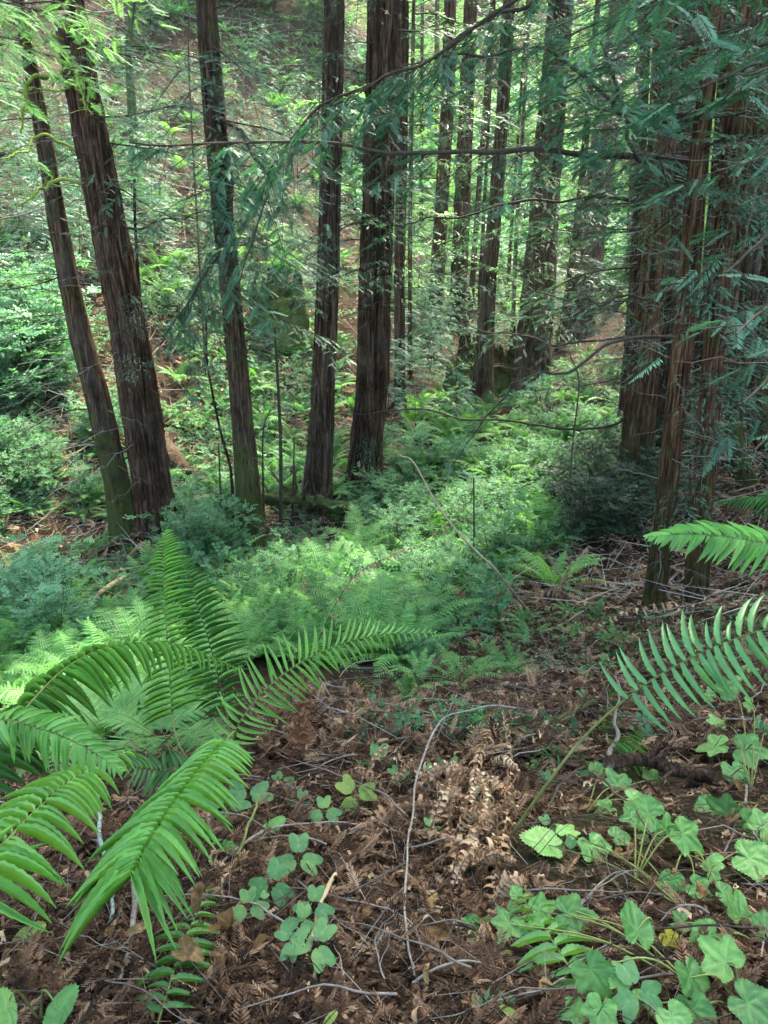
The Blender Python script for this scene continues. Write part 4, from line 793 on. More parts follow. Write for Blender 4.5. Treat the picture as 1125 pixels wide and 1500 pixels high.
# ---------------------------------------------------------------- foreground sword ferns (each frond a part)
def plant_root(loc, label, name='sword_fern', cat='fern'): return empty(name, loc, label, cat)
def frond(root, pts, npair, lmax, wr, up, mats=None, label=None, seed=0, **k):
    mb = MB(); o = np.array(root.location); frond_into(mb, np.array(pts)-o, npair, lmax, wr, up, PN_N, seed=seed, **k)
    f = mb.build('frond', mats or [MST, MF], root)
    if label: f['label'] = label
    return f
MFD = leafmat('sword_fern_painted_shade', [(0, (.012, .05, .015)), (.5, (.035, .13, .035)), (1, (.08, .24, .06))], .4, .4, .4, (1.3, 1.5, .5), .2, 25)
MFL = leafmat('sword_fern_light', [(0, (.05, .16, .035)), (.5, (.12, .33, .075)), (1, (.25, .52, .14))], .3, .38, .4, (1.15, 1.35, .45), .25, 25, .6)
flat = lambda v: .62+.38*math.sin(math.pi*min(1, v*1.15))
fa = plant_root(G(322,1165), 'large sword fern with one upright frond and one bending toward the viewer, left of centre')
FB = np.array(fa.location)
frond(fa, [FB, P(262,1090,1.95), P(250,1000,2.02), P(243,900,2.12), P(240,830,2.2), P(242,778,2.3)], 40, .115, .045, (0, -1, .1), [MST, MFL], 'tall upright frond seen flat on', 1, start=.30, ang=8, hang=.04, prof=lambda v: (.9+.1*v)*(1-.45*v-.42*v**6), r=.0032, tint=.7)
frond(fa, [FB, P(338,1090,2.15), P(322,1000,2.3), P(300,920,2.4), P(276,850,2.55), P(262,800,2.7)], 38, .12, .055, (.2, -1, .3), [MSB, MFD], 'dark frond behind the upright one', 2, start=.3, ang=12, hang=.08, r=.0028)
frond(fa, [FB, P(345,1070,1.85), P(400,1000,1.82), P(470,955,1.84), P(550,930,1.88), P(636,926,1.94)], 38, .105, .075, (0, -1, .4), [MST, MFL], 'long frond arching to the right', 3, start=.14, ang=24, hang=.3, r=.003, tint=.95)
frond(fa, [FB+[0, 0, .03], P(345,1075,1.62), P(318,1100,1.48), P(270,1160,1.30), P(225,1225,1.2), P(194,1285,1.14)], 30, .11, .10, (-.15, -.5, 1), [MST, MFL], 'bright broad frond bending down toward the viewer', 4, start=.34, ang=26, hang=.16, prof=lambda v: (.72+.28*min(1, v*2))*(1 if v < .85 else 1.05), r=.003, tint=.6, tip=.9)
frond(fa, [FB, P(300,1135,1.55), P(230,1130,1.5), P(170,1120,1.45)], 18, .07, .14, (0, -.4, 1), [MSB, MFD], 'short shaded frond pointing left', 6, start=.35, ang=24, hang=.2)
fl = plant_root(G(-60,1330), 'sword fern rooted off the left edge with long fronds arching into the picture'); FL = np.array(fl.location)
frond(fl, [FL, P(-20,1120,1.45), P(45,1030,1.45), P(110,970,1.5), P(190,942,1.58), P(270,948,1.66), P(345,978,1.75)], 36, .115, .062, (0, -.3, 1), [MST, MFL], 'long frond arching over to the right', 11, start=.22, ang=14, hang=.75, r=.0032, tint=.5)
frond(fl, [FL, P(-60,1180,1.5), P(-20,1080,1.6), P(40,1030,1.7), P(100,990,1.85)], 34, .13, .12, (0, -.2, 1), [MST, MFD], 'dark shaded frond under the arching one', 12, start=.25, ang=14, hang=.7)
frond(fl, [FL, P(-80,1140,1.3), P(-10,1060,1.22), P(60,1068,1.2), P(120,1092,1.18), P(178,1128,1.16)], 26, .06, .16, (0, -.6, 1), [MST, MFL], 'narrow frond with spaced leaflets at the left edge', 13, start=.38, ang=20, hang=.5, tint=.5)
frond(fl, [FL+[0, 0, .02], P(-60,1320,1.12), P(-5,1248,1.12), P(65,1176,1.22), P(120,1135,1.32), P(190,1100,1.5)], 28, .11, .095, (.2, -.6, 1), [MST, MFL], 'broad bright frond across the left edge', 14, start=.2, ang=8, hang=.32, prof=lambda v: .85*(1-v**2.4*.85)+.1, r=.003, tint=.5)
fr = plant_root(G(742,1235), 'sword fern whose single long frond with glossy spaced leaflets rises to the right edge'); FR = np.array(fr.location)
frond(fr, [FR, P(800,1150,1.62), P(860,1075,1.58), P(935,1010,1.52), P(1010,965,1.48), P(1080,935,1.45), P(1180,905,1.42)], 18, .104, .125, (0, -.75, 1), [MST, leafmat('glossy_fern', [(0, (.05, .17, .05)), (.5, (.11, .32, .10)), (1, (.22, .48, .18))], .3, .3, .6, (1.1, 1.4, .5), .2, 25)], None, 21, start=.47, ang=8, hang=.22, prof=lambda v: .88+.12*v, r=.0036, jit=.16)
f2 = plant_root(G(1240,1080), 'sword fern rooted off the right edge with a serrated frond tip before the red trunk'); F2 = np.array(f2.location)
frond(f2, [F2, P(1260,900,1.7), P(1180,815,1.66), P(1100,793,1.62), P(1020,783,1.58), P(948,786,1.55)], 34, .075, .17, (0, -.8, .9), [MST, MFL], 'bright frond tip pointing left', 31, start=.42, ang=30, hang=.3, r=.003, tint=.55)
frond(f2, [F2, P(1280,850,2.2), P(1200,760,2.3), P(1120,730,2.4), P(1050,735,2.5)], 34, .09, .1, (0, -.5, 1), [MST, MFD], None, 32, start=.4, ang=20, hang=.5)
# small yellow-stemmed ferns
def small_fern(base_px, fronds, label, mats=None, seed=0):
    b = G(*base_px); r = plant_root(b, label)
    for k, (pts, n, l, w, up) in enumerate(fronds): frond(r, [b]+[P(*q) for q in pts], n, l, w, up, mats or [MST, MF], None, seed+k, start=.2, ang=14, hang=.12, r=.002)
GD = lambda px, py, up=.03: tuple([px, py, float(np.linalg.norm(G(px, py)-[0, 0, CZ]))-up])
small_fern((225,1520), [([GD(240,1470,.05), GD(262,1400,.08), GD(285,1345,.08), GD(305,1300,.06)], 13, .075, .16, (0, -.5, 1))], 'small dark fern frond rising beside the crumpled dry leaf at the bottom left', seed=50)
small_fern((850,1470), [([GD(840,1430,.05), GD(810,1380,.09), GD(780,1335,.09), GD(755,1300,.06)], 11, .085, .2, (0, -.5, 1))], 'small fern with broad leaflets beneath the bramble leaves', seed=60)
small_fern((880,1140), [([GD(850,1110,.1), GD(800,1105,.1), GD(760,1100,.08)], 14, .05, .2, (0, -.5, 1)), ([GD(900,1080,.2), GD(905,1030,.3), GD(880,1000,.35)], 16, .09, .12, (0, -.7, 1)), ([GD(930,1100,.2), GD(960,1060,.3)], 14, .08, .12, (0, -.7, 1))], 'low shaded fern under the long glossy frond', [MST, MFD], seed=70)
small_fern((600,1070), [([GD(560,1050,.1), GD(535,1010,.2), GD(520,990,.2)], 14, .07, .18, (0, -.6, 1)), ([GD(640,1040,.1), GD(690,1040,.15)], 14, .06, .18, (0, -.6, 1)), ([GD(600,1030,.2), GD(610,995,.3)], 14, .06, .18, (0, -.6, 1))], 'small bright fern at the brow of the slope', seed=80)
# ---------------------------------------------------------------- broad leaves
def leaf_t(outline, nveins, rings=10, na=80, serr=.04, quilt=.03, cup=.12, seed=0):
    a = np.linspace(-np.pi, np.pi, na, endpoint=False); ro = np.array([outline(x) for x in a]); ro = ro*(1+serr*np.where(np.arange(na) % 2, 1, -1))
    va = np.linspace(-2.2, 2.2, nveins) if nveins > 1 else np.array([0.]); dv = np.min(np.abs(a[:,None]-va[None]), 1); V, T = [[0, 0, 0]], [.3]
    for s in np.linspace(0, 1, rings+1)[1:]:
        z = cup*(s*ro)**2*np.abs(np.sin(a))*1.1-.14*(s*ro*np.cos(a))**2+quilt*np.minimum(dv*4, 1)*s*(1-s*.5)+.02*np.sin(a*7+s*9+seed)*s
        sv = np.abs(np.sin(11*(s*ro*np.cos(dv)-.75*s*ro*np.sin(dv)))) if nveins > 1 else np.abs(np.sin(16*(s*ro*np.cos(a)-.7*np.abs(s*ro*np.sin(a)))))
        z = z+quilt*.55*sv*np.minimum(dv*s*5, 1) if nveins > 1 else z
        V += np.stack([s*ro*np.cos(a), s*ro*np.sin(a), z], -1).tolist(); T += (.20*np.exp(-(dv*s*16)**2)+.12*np.exp(-(sv*5)**2)).tolist()
    V = np.array(V); F4 = []; F3 = [[0, 1+k, 1+(k+1) % na] for k in range(na)]
    for s in range(rings-1):
        F4 += [[1+s*na+k, 1+(s+1)*na+k, 1+(s+1)*na+(k+1) % na, 1+s*na+(k+1) % na] for k in range(na)]
    return V, np.array(F3), np.array(F4), np.array(T)
def o_bramble(t):       # three-lobed, heart-shaped base, tip at 0
    c = abs(t); return (.46+.50*math.exp(-(c/.36)**2)+.26*math.exp(-((c-1.1)/.38)**2)+.12*math.exp(-((c-2.1)/.45)**2))*(1-.70*math.exp(-((c-math.pi)/.26)**2))
def o_round(t):
    c = abs(t); return (.62+.30*math.exp(-(c/.5)**2)+.10*math.exp(-((c-1.1)/.4)**2))*(1-.6*math.exp(-((c-math.pi)/.35)**2))
def o_oval(t): return 1/math.sqrt((math.cos(t))**2/1.0+(math.sin(t))**2/.22)*.62
def o_dock(t): c = abs(t); return .5+.5*math.exp(-(c/.4)**2)
LBR = [leaf_t(o_bramble, 5, seed=s, serr=.035+.01*s) for s in range(2)]+[leaf_t(o_round, 5, seed=5, serr=.05)]; LOV = leaf_t(o_oval, 1, serr=.05, seed=3)
def mkleaf(tm, mats, name='leaf'):
    V, F3, F4, T = tm; mb = MB().add(V, F3, T+.45); mb.F.append(F4+0); mb.M.append(np.zeros(len(F4), np.int32)); return mb.mesh(name, mats)
MYL = leafmat('yellow_leaf', [(0, (.2, .2, .02)), (.5, (.5, .45, .04)), (1, (.7, .65, .12))], .35, .5, .3, (1.2, 1.1, .3), .1, 20)
MPG = leafmat('yellow_green_leaf', [(0, (.12, .2, .04)), (.5, (.25, .36, .08)), (1, (.42, .52, .16))], .35, .5, .3, (1.2, 1.2, .3), .1, 20)
MTN = leafmat('tan_dead_leaf', [(0, (.07, .036, .014)), (.5, (.20, .12, .05)), (1, (.40, .29, .14))], .15, .7, .2, (1.1, 1, .6), .5, 45)
BL = [mkleaf(t, [MBK]) for t in LBR]; OVM = mkleaf(LOV, [MBK]); YLM = mkleaf(LBR[0], [MYL]); PGM = mkleaf(LOV, [MPG]); TNM = [mkleaf(t, [MTN], 'dead_leaf') for t in (LBR[0], LBR[2], LOV)]
def orient(nv, tip_az):
    z = nrm(np.array(nv, float)); x = np.array([math.cos(tip_az), math.sin(tip_az), 0]); x = nrm(x-z*np.dot(x, z)); y = np.cross(z, x)
    return Matrix(((x[0], y[0], z[0], 0), (x[1], y[1], z[1], 0), (x[2], y[2], z[2], 0), (0, 0, 0, 1)))
def bramble(base_px, leaves, label, name='bramble', stemr=.0016, cat='bramble'):
    """leaves: (px, py, size_px, tip direction in photo degrees (0 right, 90 up), height above soil, kind)"""
    b = G(*base_px); r = empty(name, b, label, cat); mb = MB()
    for k, (px, py, s, ang, h, kind) in enumerate(leaves):
        d = GD(px, py)[2]+.03; c = P(px, py, d-h*1.25); sz = s/2*depth(c)/FPX*1.27; m = (BL+[OVM, YLM, PGM])[kind]
        rgl = np.random.default_rng(int(px*7+py)); nv = np.array([rgl.normal(0, .34), -.5+rgl.normal(0, .3), 1.])
        o = put('leaf', m, r, Matrix.Translation(Vector(c-b)) @ orient(nv, R(ang)) @ Matrix.Scale(sz, 4))
        mid = (b+c)/2+np.array([0, 0, h*.35]); q = spl([b, mid, c+np.array([0, 0, -.002])], 14); tube(mb, q-b, stemr*np.linspace(1.2, .7, 14), 5, .6, cap=False)
    mb.build('stem', [MST], r); return r
bramble((1000,1330), [(802,1236,70,170,.06,2),(830,1220,44,60,.07,1),(868,1240,66,-60,.06,0),(905,1226,40,20,.05,2)], 'bramble sprig with rounded leaflets left of the pale upper sprig')
bramble((930,1290), [(950,1193,62,150,.12,2),(1000,1222,70,-35,.12,0),(975,1215,40,80,.11,1),(925,1196,36,200,.10,1)], 'bramble sprig with bright pale leaves in the middle of the right side')
bramble((1020,1450), [(745,1352,56,-120,.09,0),(790,1332,52,20,.10,1),(832,1338,70,-10,.11,0),(757,1310,24,100,.1,2),(865,1420,78,-75,.12,1),(772,1360,40,-90,.08,0)], 'trailing bramble runner with small bright leaves over the broad-leaved fern')
bramble((960,1400), [(932,1362,74,95,.14,2),(978,1372,34,-70,.06,4)], 'bramble shoot with one heart-shaped leaf beside the bright yellow leaf')
bramble((1080,1480), [(1062,1408,80,120,.10,0),(1010,1430,86,-60,.09,1),(1095,1470,92,-40,.10,0),(1015,1480,70,-90,.05,2),(945,1470,60,-110,.03,1)], 'large bramble with big wavy leaves in the bottom right corner')
bramble((1120,1250), [(1098,1258,84,-30,.09,1),(1052,1262,28,170,.06,2),(1118,1212,60,40,.06,0)], 'bramble with deeply lobed leaf at the right edge')
bramble((1110,1180), [(1064,1190,60,120,.05,0),(1095,1205,56,-40,.04,1),(1040,1180,40,-170,.03,2)], 'dark shaded bramble low at the right edge')
bramble((1110,1380), [(1085,1342,84,70,.05,0),(1120,1360,60,10,.05,1),(1040,1372,60,-150,.04,2),(1000,1350,40,-170,.04,0)], 'dark green bramble leaves above the big wavy ones')
bramble((1100,1160), [(1052,1092,56,160,.2,0),(1092,1098,62,-20,.22,1),(1118,1075,40,30,.22,0),(1075,1130,50,-80,.12,2),(1050,1060,34,100,.22,1),(1062,1012,40,30,.3,2),(1095,1030,30,-30,.28,0)], 'tall bramble in front of the needle slope at the right edge')
bramble((860,1190), [(905,1150,50,110,.06,0),(880,1130,36,170,.05,1),(928,1172,44,-20,.05,2),(955,1140,40,60,.05,1),(890,1185,40,-150,.04,0)], 'dark low bramble beside the short broken branch')
bramble((690,1100), [(700,1062,34,60,.06,0),(720,1058,36,10,.07,1),(680,1072,28,180,.05,2),(650,1095,36,200,.04,0),(668,1100,30,-60,.04,1)], 'small dark leafy sprig under the grey-brown fallen branch', )
bramble((820,1110), [(800,1060,26,60,.05,0),(835,1082,30,0,.05,1),(860,1100,26,180,.04,2),(780,1120,30,-60,.04,0)], 'small trailing sprig among the dry fern leaves')
bramble((1060,1050), [(1040,1020,34,150,.12,0),(1072,1000,38,40,.16,1),(1098,985,34,10,.16,2),(1020,1045,30,200,.08,0),(1060,1075,36,-60,.08,1)], 'bramble crown with small leaves higher up the right bank')
bramble((1000,1250), [(985,1290,44,-120,.06,2),(1020,1300,50,-40,.07,0),(1040,1275,40,30,.07,1),(1060,1310,52,-20,.07,0)], 'shaded bramble leaves left of the deeply lobed one')
bramble((700,1070), [(610,1060,26,100,.06,2),(630,1045,30,20,.07,0),(585,1075,26,180,.05,1),(640,1072,26,-40,.05,2)], 'small leafy sprig on the brow left of the fallen branch')
bramble((900,1470), [(880,1478,66,-120,.08,0),(905,1440,40,60,.09,2),(845,1480,50,-160,.06,1),(985,1490,60,-70,.05,2)], 'bramble leaves at the bottom edge under the central runner')
bramble((60,1500), [(8,1480,86,130,.14,3),(88,1478,94,60,.14,3)], 'two large serrated leaves in the bottom left corner', 'seedling', cat='seedling')
bramble((372,1262), [(398,1212,62,40,.05,3),(330,1242,60,160,.02,3)], 'seedling with toothed oval leaf beside the diagonal twig', 'seedling', cat='seedling')
bramble((30,1400), [(42,1368,66,35,.03,5)], 'single pale yellow-green leaf lying at the left edge', 'fallen_leaf', cat='leaf')
bramble((735,1465), [(746,1482,38,-30,.03,5)], 'round pale green leaf at the bottom right of centre', 'seedling', cat='seedling')
bramble((655,1500), [(660,1494,28,60,.04,5)], 'tiny bright leaf at the bottom edge', 'seedling', cat='seedling')
bramble((482,1510), [(484,1492,34,40,.04,5)], 'pointed bright leaf at the bottom edge near the centre', 'seedling', cat='seedling')
bramble((700,1385), [(690,1358,40,0,.02,2),(712,1356,30,10,.02,2)], 'pair of grey-green leaves flat on the litter right of centre', 'seedling', cat='seedling')
# sorrel: three heart-shaped leaflets on a stalk
def o_sorrel(t):
    c = abs(t); return (.70+.36*math.exp(-((c-.55)/.40)**2))*(1-.24*math.exp(-(c/.15)**2))*(1-.42*max(0, (c-1.0)/2.15)**.8) if c < 3.14 else .3
SOT = leaf_t(lambda t: o_sorrel(t)*.62, 1, rings=4, na=48, serr=0, quilt=.05, cup=.05); SV = SOT[0].copy(); SV[:,0] += .42; SV = SV/1.0
SOM = mkleaf((SV, SOT[1], SOT[2], SOT[3]), [MOX], 'leaflet'); SOY = mkleaf((SV, SOT[1], SOT[2], SOT[3]), [MPG], 'leaflet'); SOD = SOM
STALK = MB(); tube(STALK, spl([(0, 0, 0), (.05, 0, -.4), (.0, .05, -1)], 8), .012, 5, .5, cap=False); STALK = STALK.mesh('stalk', [MST])
def sorrel(px, py, w, rot, label=None, h=.05, mesh=None, group=None):
    g_ = G(px, py); d = float(np.linalg.norm(g_-[0, 0, CZ]))-h*1.2; c = P(px, py, d); s = w/2*depth(c)/FPX*1.22
    r = empty('wood_sorrel', c, label, 'sorrel', group); rgl = np.random.default_rng(int(px*3+py)); nv = np.array([rgl.normal(0, .12), -.5+rgl.normal(0, .15), 1.])
    for k in range(3):
        M = orient(nv, R(rot)+k*2.094) @ Matrix.Rotation(rgl.uniform(-.02, .22), 4, 'Y') @ Matrix.Scale(s, 4); put('leaflet', mesh or SOM, r, M)
    put('stalk', STALK, r, Matrix.Diagonal((s*.5, s*.5, h*1.3, 1)))
for a_ in [(552,1118,54,80,'sorrel leaf farthest up the slope, above the yellowing one'),(520,1163,52,10,'sorrel leaf turning yellow'),(475,1188,42,95,'dark sorrel leaf left below the yellowing one'),
 (362,1170,62,30,'big sorrel leaf just right of the bright broad frond'),(330,1182,60,150,'sorrel leaf half hidden under the bright broad frond'),(437,1255,58,95,'upper sorrel leaf of the central group'),
 (398,1294,58,75,'second sorrel leaf from the top of the central group'),(364,1327,50,100,'leftmost sorrel leaf of the central group'),(460,1326,50,85,'sorrel leaf right beside the pale straw'),
 (462,1382,64,60,'largest, lowest sorrel leaf over the pale straw'),(428,1376,48,140,'bright folded sorrel leaf left of the lowest one'),(932,1450,74,110,'sorrel leaf among the bramble at the bottom right'),
 (382,1318,24,60,'tiny pale sorrel leaf inside the central group'),(440,1348,40,200,'small pale sorrel leaf hidden between the straw and its neighbours')]:
    sorrel(*a_, h=.06+.035*(a_[1] > 1200), mesh=SOY if 'yellow' in a_[4] and 'turning' in a_[4] else None)
plx, ply = [], []
for (x0, y0, x1, y1, n, s) in ((560,1060,760,1130,14,1),(600,1110,960,1250,9,2),(1000,940,1125,1010,12,3),(660,960,960,1080,26,4),(330,1120,600,1250,4,5),(620,1330,800,1480,3,6)):
    x, y = area(x0, y0, x1, y1, n, 200+s)
    for a, b in zip(x, y): sorrel(a, b, 32 if b > 1100 else 24, (a*7) % 120, 'small sorrel leaf '+where(a, b).replace('the small gap between the foreground fronds', 'the foreground ferns') if False else ['small sorrel leaf in the shade of the slope beside the grey-brown fallen branch', 'small sorrel leaf among the dry fern leaves on the near slope', 'small sorrel leaf on the bank at the right edge', 'small sorrel leaf on the needle slope', 'small sorrel leaf near the central group', 'small sorrel leaf on the litter right of the pale forked twig'][s-1], .03, None, 'small sorrel leaves, patch %s' % 'abcdef'[s-1])
# ---------------------------------------------------------------- near twigs, straw, crumpled leaves
def near(pix, r, label, mat, name='twig', cat='twig', lift=.02, seed=0, kn=5):
    lay(None, r, r*.55, name, label, cat, mat, seed=seed, knots=kn, seg=8, pts=[G(q[0], q[1])+np.array([0, 0, q[2] if len(q) > 2 else lift]) for q in pix], ends=False)
near([(752,1088,.13),(700,1084,.13),(650,1098,.11),(620,1125,.09),(598,1180,.07),(594,1240,.05),(597,1320,.045),(606,1400,.04),(615,1445,.03)], .0032, 'long pale twig curving down through the middle of the litter', MTG, seed=91)
near([(595,1212,.04),(530,1172,.05),(460,1145,.05),(400,1115,.04)], .0024, 'side twig running up left from the long curving one', MTG, seed=92)
near([(600,1258,.03),(660,1245,.03),(730,1250,.01)], .0018, 'thin twig running right from the long curving one', MTG, seed=93)
near([(290,1290,.01),(380,1238,.03),(450,1220,.03),(520,1218,.02),(560,1232,.0)], .0026, 'dark twig running diagonally above the central sorrel', MTG, seed=94)
near([(196,1290,.05),(202,1340,.02),(190,1400,.01),(174,1450,.01)], .0055, 'crooked lichen-white stick under the bright broad frond', MTG, 'lichen_stick', 'stick', seed=95, kn=4)
near([(150,1190,.06),(160,1300,.02),(165,1380,.01)], .005, 'bluish lichen-covered stick left of the crooked white one', drymat('blue_lichen', [(0, (.08, .09, .07)), (.5, (.22, .3, .26)), (1, (.4, .52, .46))], 90), 'lichen_stick', 'stick', seed=96, kn=2)
MSTRAW = drymat('straw', [(0, (.25, .18, .09)), (.5, (.45, .35, .2)), (1, (.62, .52, .34))], 30)
near([(494,1292,.02),(470,1345,.03),(455,1400,.02),(445,1465,.01)], .004, 'straight pale straw under the largest sorrel leaf', MSTRAW, 'straw', 'straw', seed=97, kn=0)
near([(490,1320,.01),(560,1348,.02),(600,1370,.02),(650,1440,.01),(690,1500,.01)], .0022, 'thin grey twig slanting to the bottom edge right of centre', MTG, seed=98)
near([(500,1150,.01),(420,1140,.01),(360,1110,.02)], .0018, 'fine dark twig behind the far sorrel leaves', MTW, seed=99)
near([(865,1160,.05),(920,1205,.05),(960,1250,.02)], .003, 'dark twig crossing behind the bright pale bramble leaves', MTW, seed=100)
near([(1090,1170,.03),(1105,1230,.02),(1120,1280,.02)], .0035, 'grey twig at the right edge beside the lobed leaf', MTG, seed=101)
near([(350,1262,.02),(372,1230,.06),(385,1205,.08)], .003, 'yellow stalk leaning beside the toothed seedling', MST, 'yellow_stalk', 'stalk', seed=102, kn=0)
def crumple(px, py, w, label, mesh, seed, name='dead_leaf', h=.038, cat='leaf', group=None, fold=1.2):
    rg = np.random.default_rng(seed); g_ = G(px, py); s = w/2*depth(g_)/FPX; me = mesh.copy(); n = len(me.vertices); co = np.zeros(n*3, np.float32); me.vertices.foreach_get('co', co); V = co.reshape(-1, 3)
    x, y = V[:,0].copy(), V[:,1].copy(); k = fold; V[:,2] += .35*fbm(x*2+seed, y*2, 0, 3)*k+abs(y)*.5*k*rg.uniform(.3, 1)-x*x*.3*k*rg.uniform(-1, 1); V[:,1] = y*(1-.35*np.abs(y)*k*.8); me.vertices.foreach_set('co', V.ravel()); me.update()
    o = put(name, me); o.matrix_world = Matrix.Translation(Vector(g_+[0, 0, h])) @ orient((rg.normal(0, .3), -.3+rg.normal(0, .3), 1), rg.uniform(0, 6.28)) @ Matrix.Scale(s, 4); tag(o, label, cat, group); return o
for k, (px, py, w, lb) in enumerate([(632,1337,36,'tan curled leaf right of the long curving twig'),(642,1385,56,'large tan torn leaf at the middle right of the litter'),(625,1452,44,'brown leaf at the bottom, right of centre'),(790,1445,40,'orange-brown curled leaf left of the bramble'),
 (795,1475,36,'dark brown leaf at the bottom beside the bramble'),(205,1390,50,'pale brown leaf below the bluish lichen stick'),(110,1385,40,'brown leaf curled near the left edge'),(165,1395,24,'small yellow-brown leaf by the crooked stick'),(1078,1165,34,'orange-brown leaf at the right edge above the brambles'),
 (1030,1180,24,'small tan leaf by the broken branch'),(1020,1330,40,'tan torn leaf in the litter between bramble clumps'),(985,1300,34,'brown flat leaf near the dark bramble'),(905,1270,30,'pale tan leaf near the middle bramble stalk'),(540,1360,26,'small curled leaf near the slanting grey twig'),(385,1405,46,'mottled yellow-green folded dead leaf below the sorrel group')]):
    crumple(px, py, w, lb, TNM[k % 3], 300+k)
for k, (px, py, w, lb) in enumerate([(296,1362,62,'large crumpled tan dead leaf at the tip of the small dark fern'),(338,1392,58,'folded tan dead leaf right of the small dark fern'),(276,1432,66,'long withered brown leaf lying on the stem of the small dark fern'),(322,1440,40,'small torn tan leaf beside the withered brown one')]):
    crumple(px, py, w, lb, TNM[(k+2) % 3], 350+k, h=.075-.008*k, fold=1.7)
# ---------------------------------------------------------------- dead brown fern fronds (heap at the right of centre)
CURL = pinna_t(7, lambda u: .8*(1-u**2)+.2, 0.); _V = CURL[0]; _u = _V[:,0].copy(); _V[:,0] = np.sin(_u*2.6)*.42; _V[:,2] = -(1-np.cos(_u*2.6))*.42+_V[:,2]; _V[:,1] += .25*_u*_u
MDF = drymat('dead_fern_tan', [(0, (.16, .08, .04)), (.45, (.42, .26, .14)), (1, (.70, .54, .36))], 20, .8, .2)
MDF3 = drymat('dead_fern_brown', [(0, (.08, .04, .02)), (.45, (.24, .14, .075)), (1, (.48, .33, .2))], 20, .8, .2)
MDF2 = drymat('dead_fern_rust', [(0, (.05, .02, .01)), (.5, (.17, .07, .035)), (1, (.32, .17, .08))], 20, .8, .2)
def dead_frond(pts, n, l, label, mat, seed, wr=.24, group=None):
    b = np.array(pts[0]); mb = MB(); frond_into(mb, np.array(pts)-b, n, l, wr, (0, -.5, 1), CURL, start=.08, ang=20, hang=.35, r=.0022, tint=.5, seed=seed, jit=.5, tip=.3)
    o = mb.build('dead_frond', [MSB, mat]); o.location = tuple(b); tag(o, label, 'dead fern frond', group)
DFL = [([(735,1290,.01),(720,1240,.05),(690,1200,.07),(640,1165,.06),(590,1130,.05),(540,1115,.02)], 'tan dead frond whose tip curls left toward the far sorrel leaf'),
 ([(740,1380,.01),(722,1310,.04),(735,1250,.07),(745,1180,.1),(742,1110,.16),(730,1070,.2)], 'upright tan dead frond with hanging curled leaflets'),
 ([(760,1260,.01),(700,1255,.04),(650,1240,.05),(600,1230,.04)], 'tan dead frond lying flat across the pale curving twig'),
 ([(690,1340,.01),(668,1280,.04),(655,1220,.05),(660,1160,.07),(690,1120,.08)], 'dead frond standing against the heap, right of the curving twig'),
 ([(770,1210,.01),(730,1170,.08),(680,1150,.09),(640,1150,.08),(600,1170,.04)], 'upper tan dead frond of the heap'),
 ([(700,1440,.01),(690,1400,.03),(655,1425,.02),(630,1440,.01)], 'small rust-coloured dead frond at the bottom right of centre'),
 ([(745,1120,.05),(720,1100,.12),(700,1135,.1),(690,1180,.05)], 'dead frond tip drooping at the top of the heap'),
 ([(520,1230,.01),(560,1200,.04),(620,1190,.05),(680,1200,.04)], 'dead frond lying behind the diagonal twig'),
 ([(700,1290,.02),(690,1250,.06),(712,1200,.09),(700,1160,.1)], 'tangled dead frond in the middle of the heap')]
rgd = np.random.default_rng(8)
for k, (x, y) in enumerate([(640,1150),(665,1190),(700,1180),(720,1225),(690,1240),(745,1205),(650,1210),(720,1290),(735,1140),(600,1150),(680,1290),(745,1330),(560,1140),(530,1170)]):
    a = rgd.uniform(-.6, 1.8); l = rgd.uniform(45, 85); q = [(x-l*math.cos(a)*.5, y+l*math.sin(a)*.5, .02), (x, y, rgd.uniform(.05, .1)), (x+l*math.cos(a)*.5, y-l*math.sin(a)*.5, .06)]
    dead_frond([G(b, c)+np.array([0, 0, h]) for b, c, h in q], 13, .036, 'short curled tan dead frond in the dry fern heap', [MDF, MDF3][k % 2], 440+k, group='short dead fronds of the dry fern heap')
for k, (pp, lb) in enumerate(DFL): dead_frond([G(a, b)+np.array([0, 0, c*.6]) for a, b, c in pp], 28 if k != 5 else 14, .052 if k != 5 else .03, lb, MDF if k != 5 else MDF2, 400+k)
dead_frond([G(445,1115), P(440,1080,2.2), P(438,1030,2.15), P(442,985,2.1)], 16, .055, 'rust-brown withered frond hanging right of the foreground ferns', MDF2, 420)
dead_frond([G(415,1130), P(435,1090,2.1), P(455,1040,2.1), P(450,1000,2.1)], 14, .05, 'second rust-brown withered frond close to the first', MDF2, 421)
dead_frond([G(440,1000), P(500,870,3.2), P(560,820,3.2), P(615,798,3.2)], 18, .05, 'half-dead brown frond tip held over the thicket', MDF, 422)
dead_frond([G(1010,1000), P(1000,900,3.2), P(940,890,3.2), P(850,925,3.2)], 16, .06, 'dry yellowish frond before the foot of the slender twiggy trunk', MDF, 423)
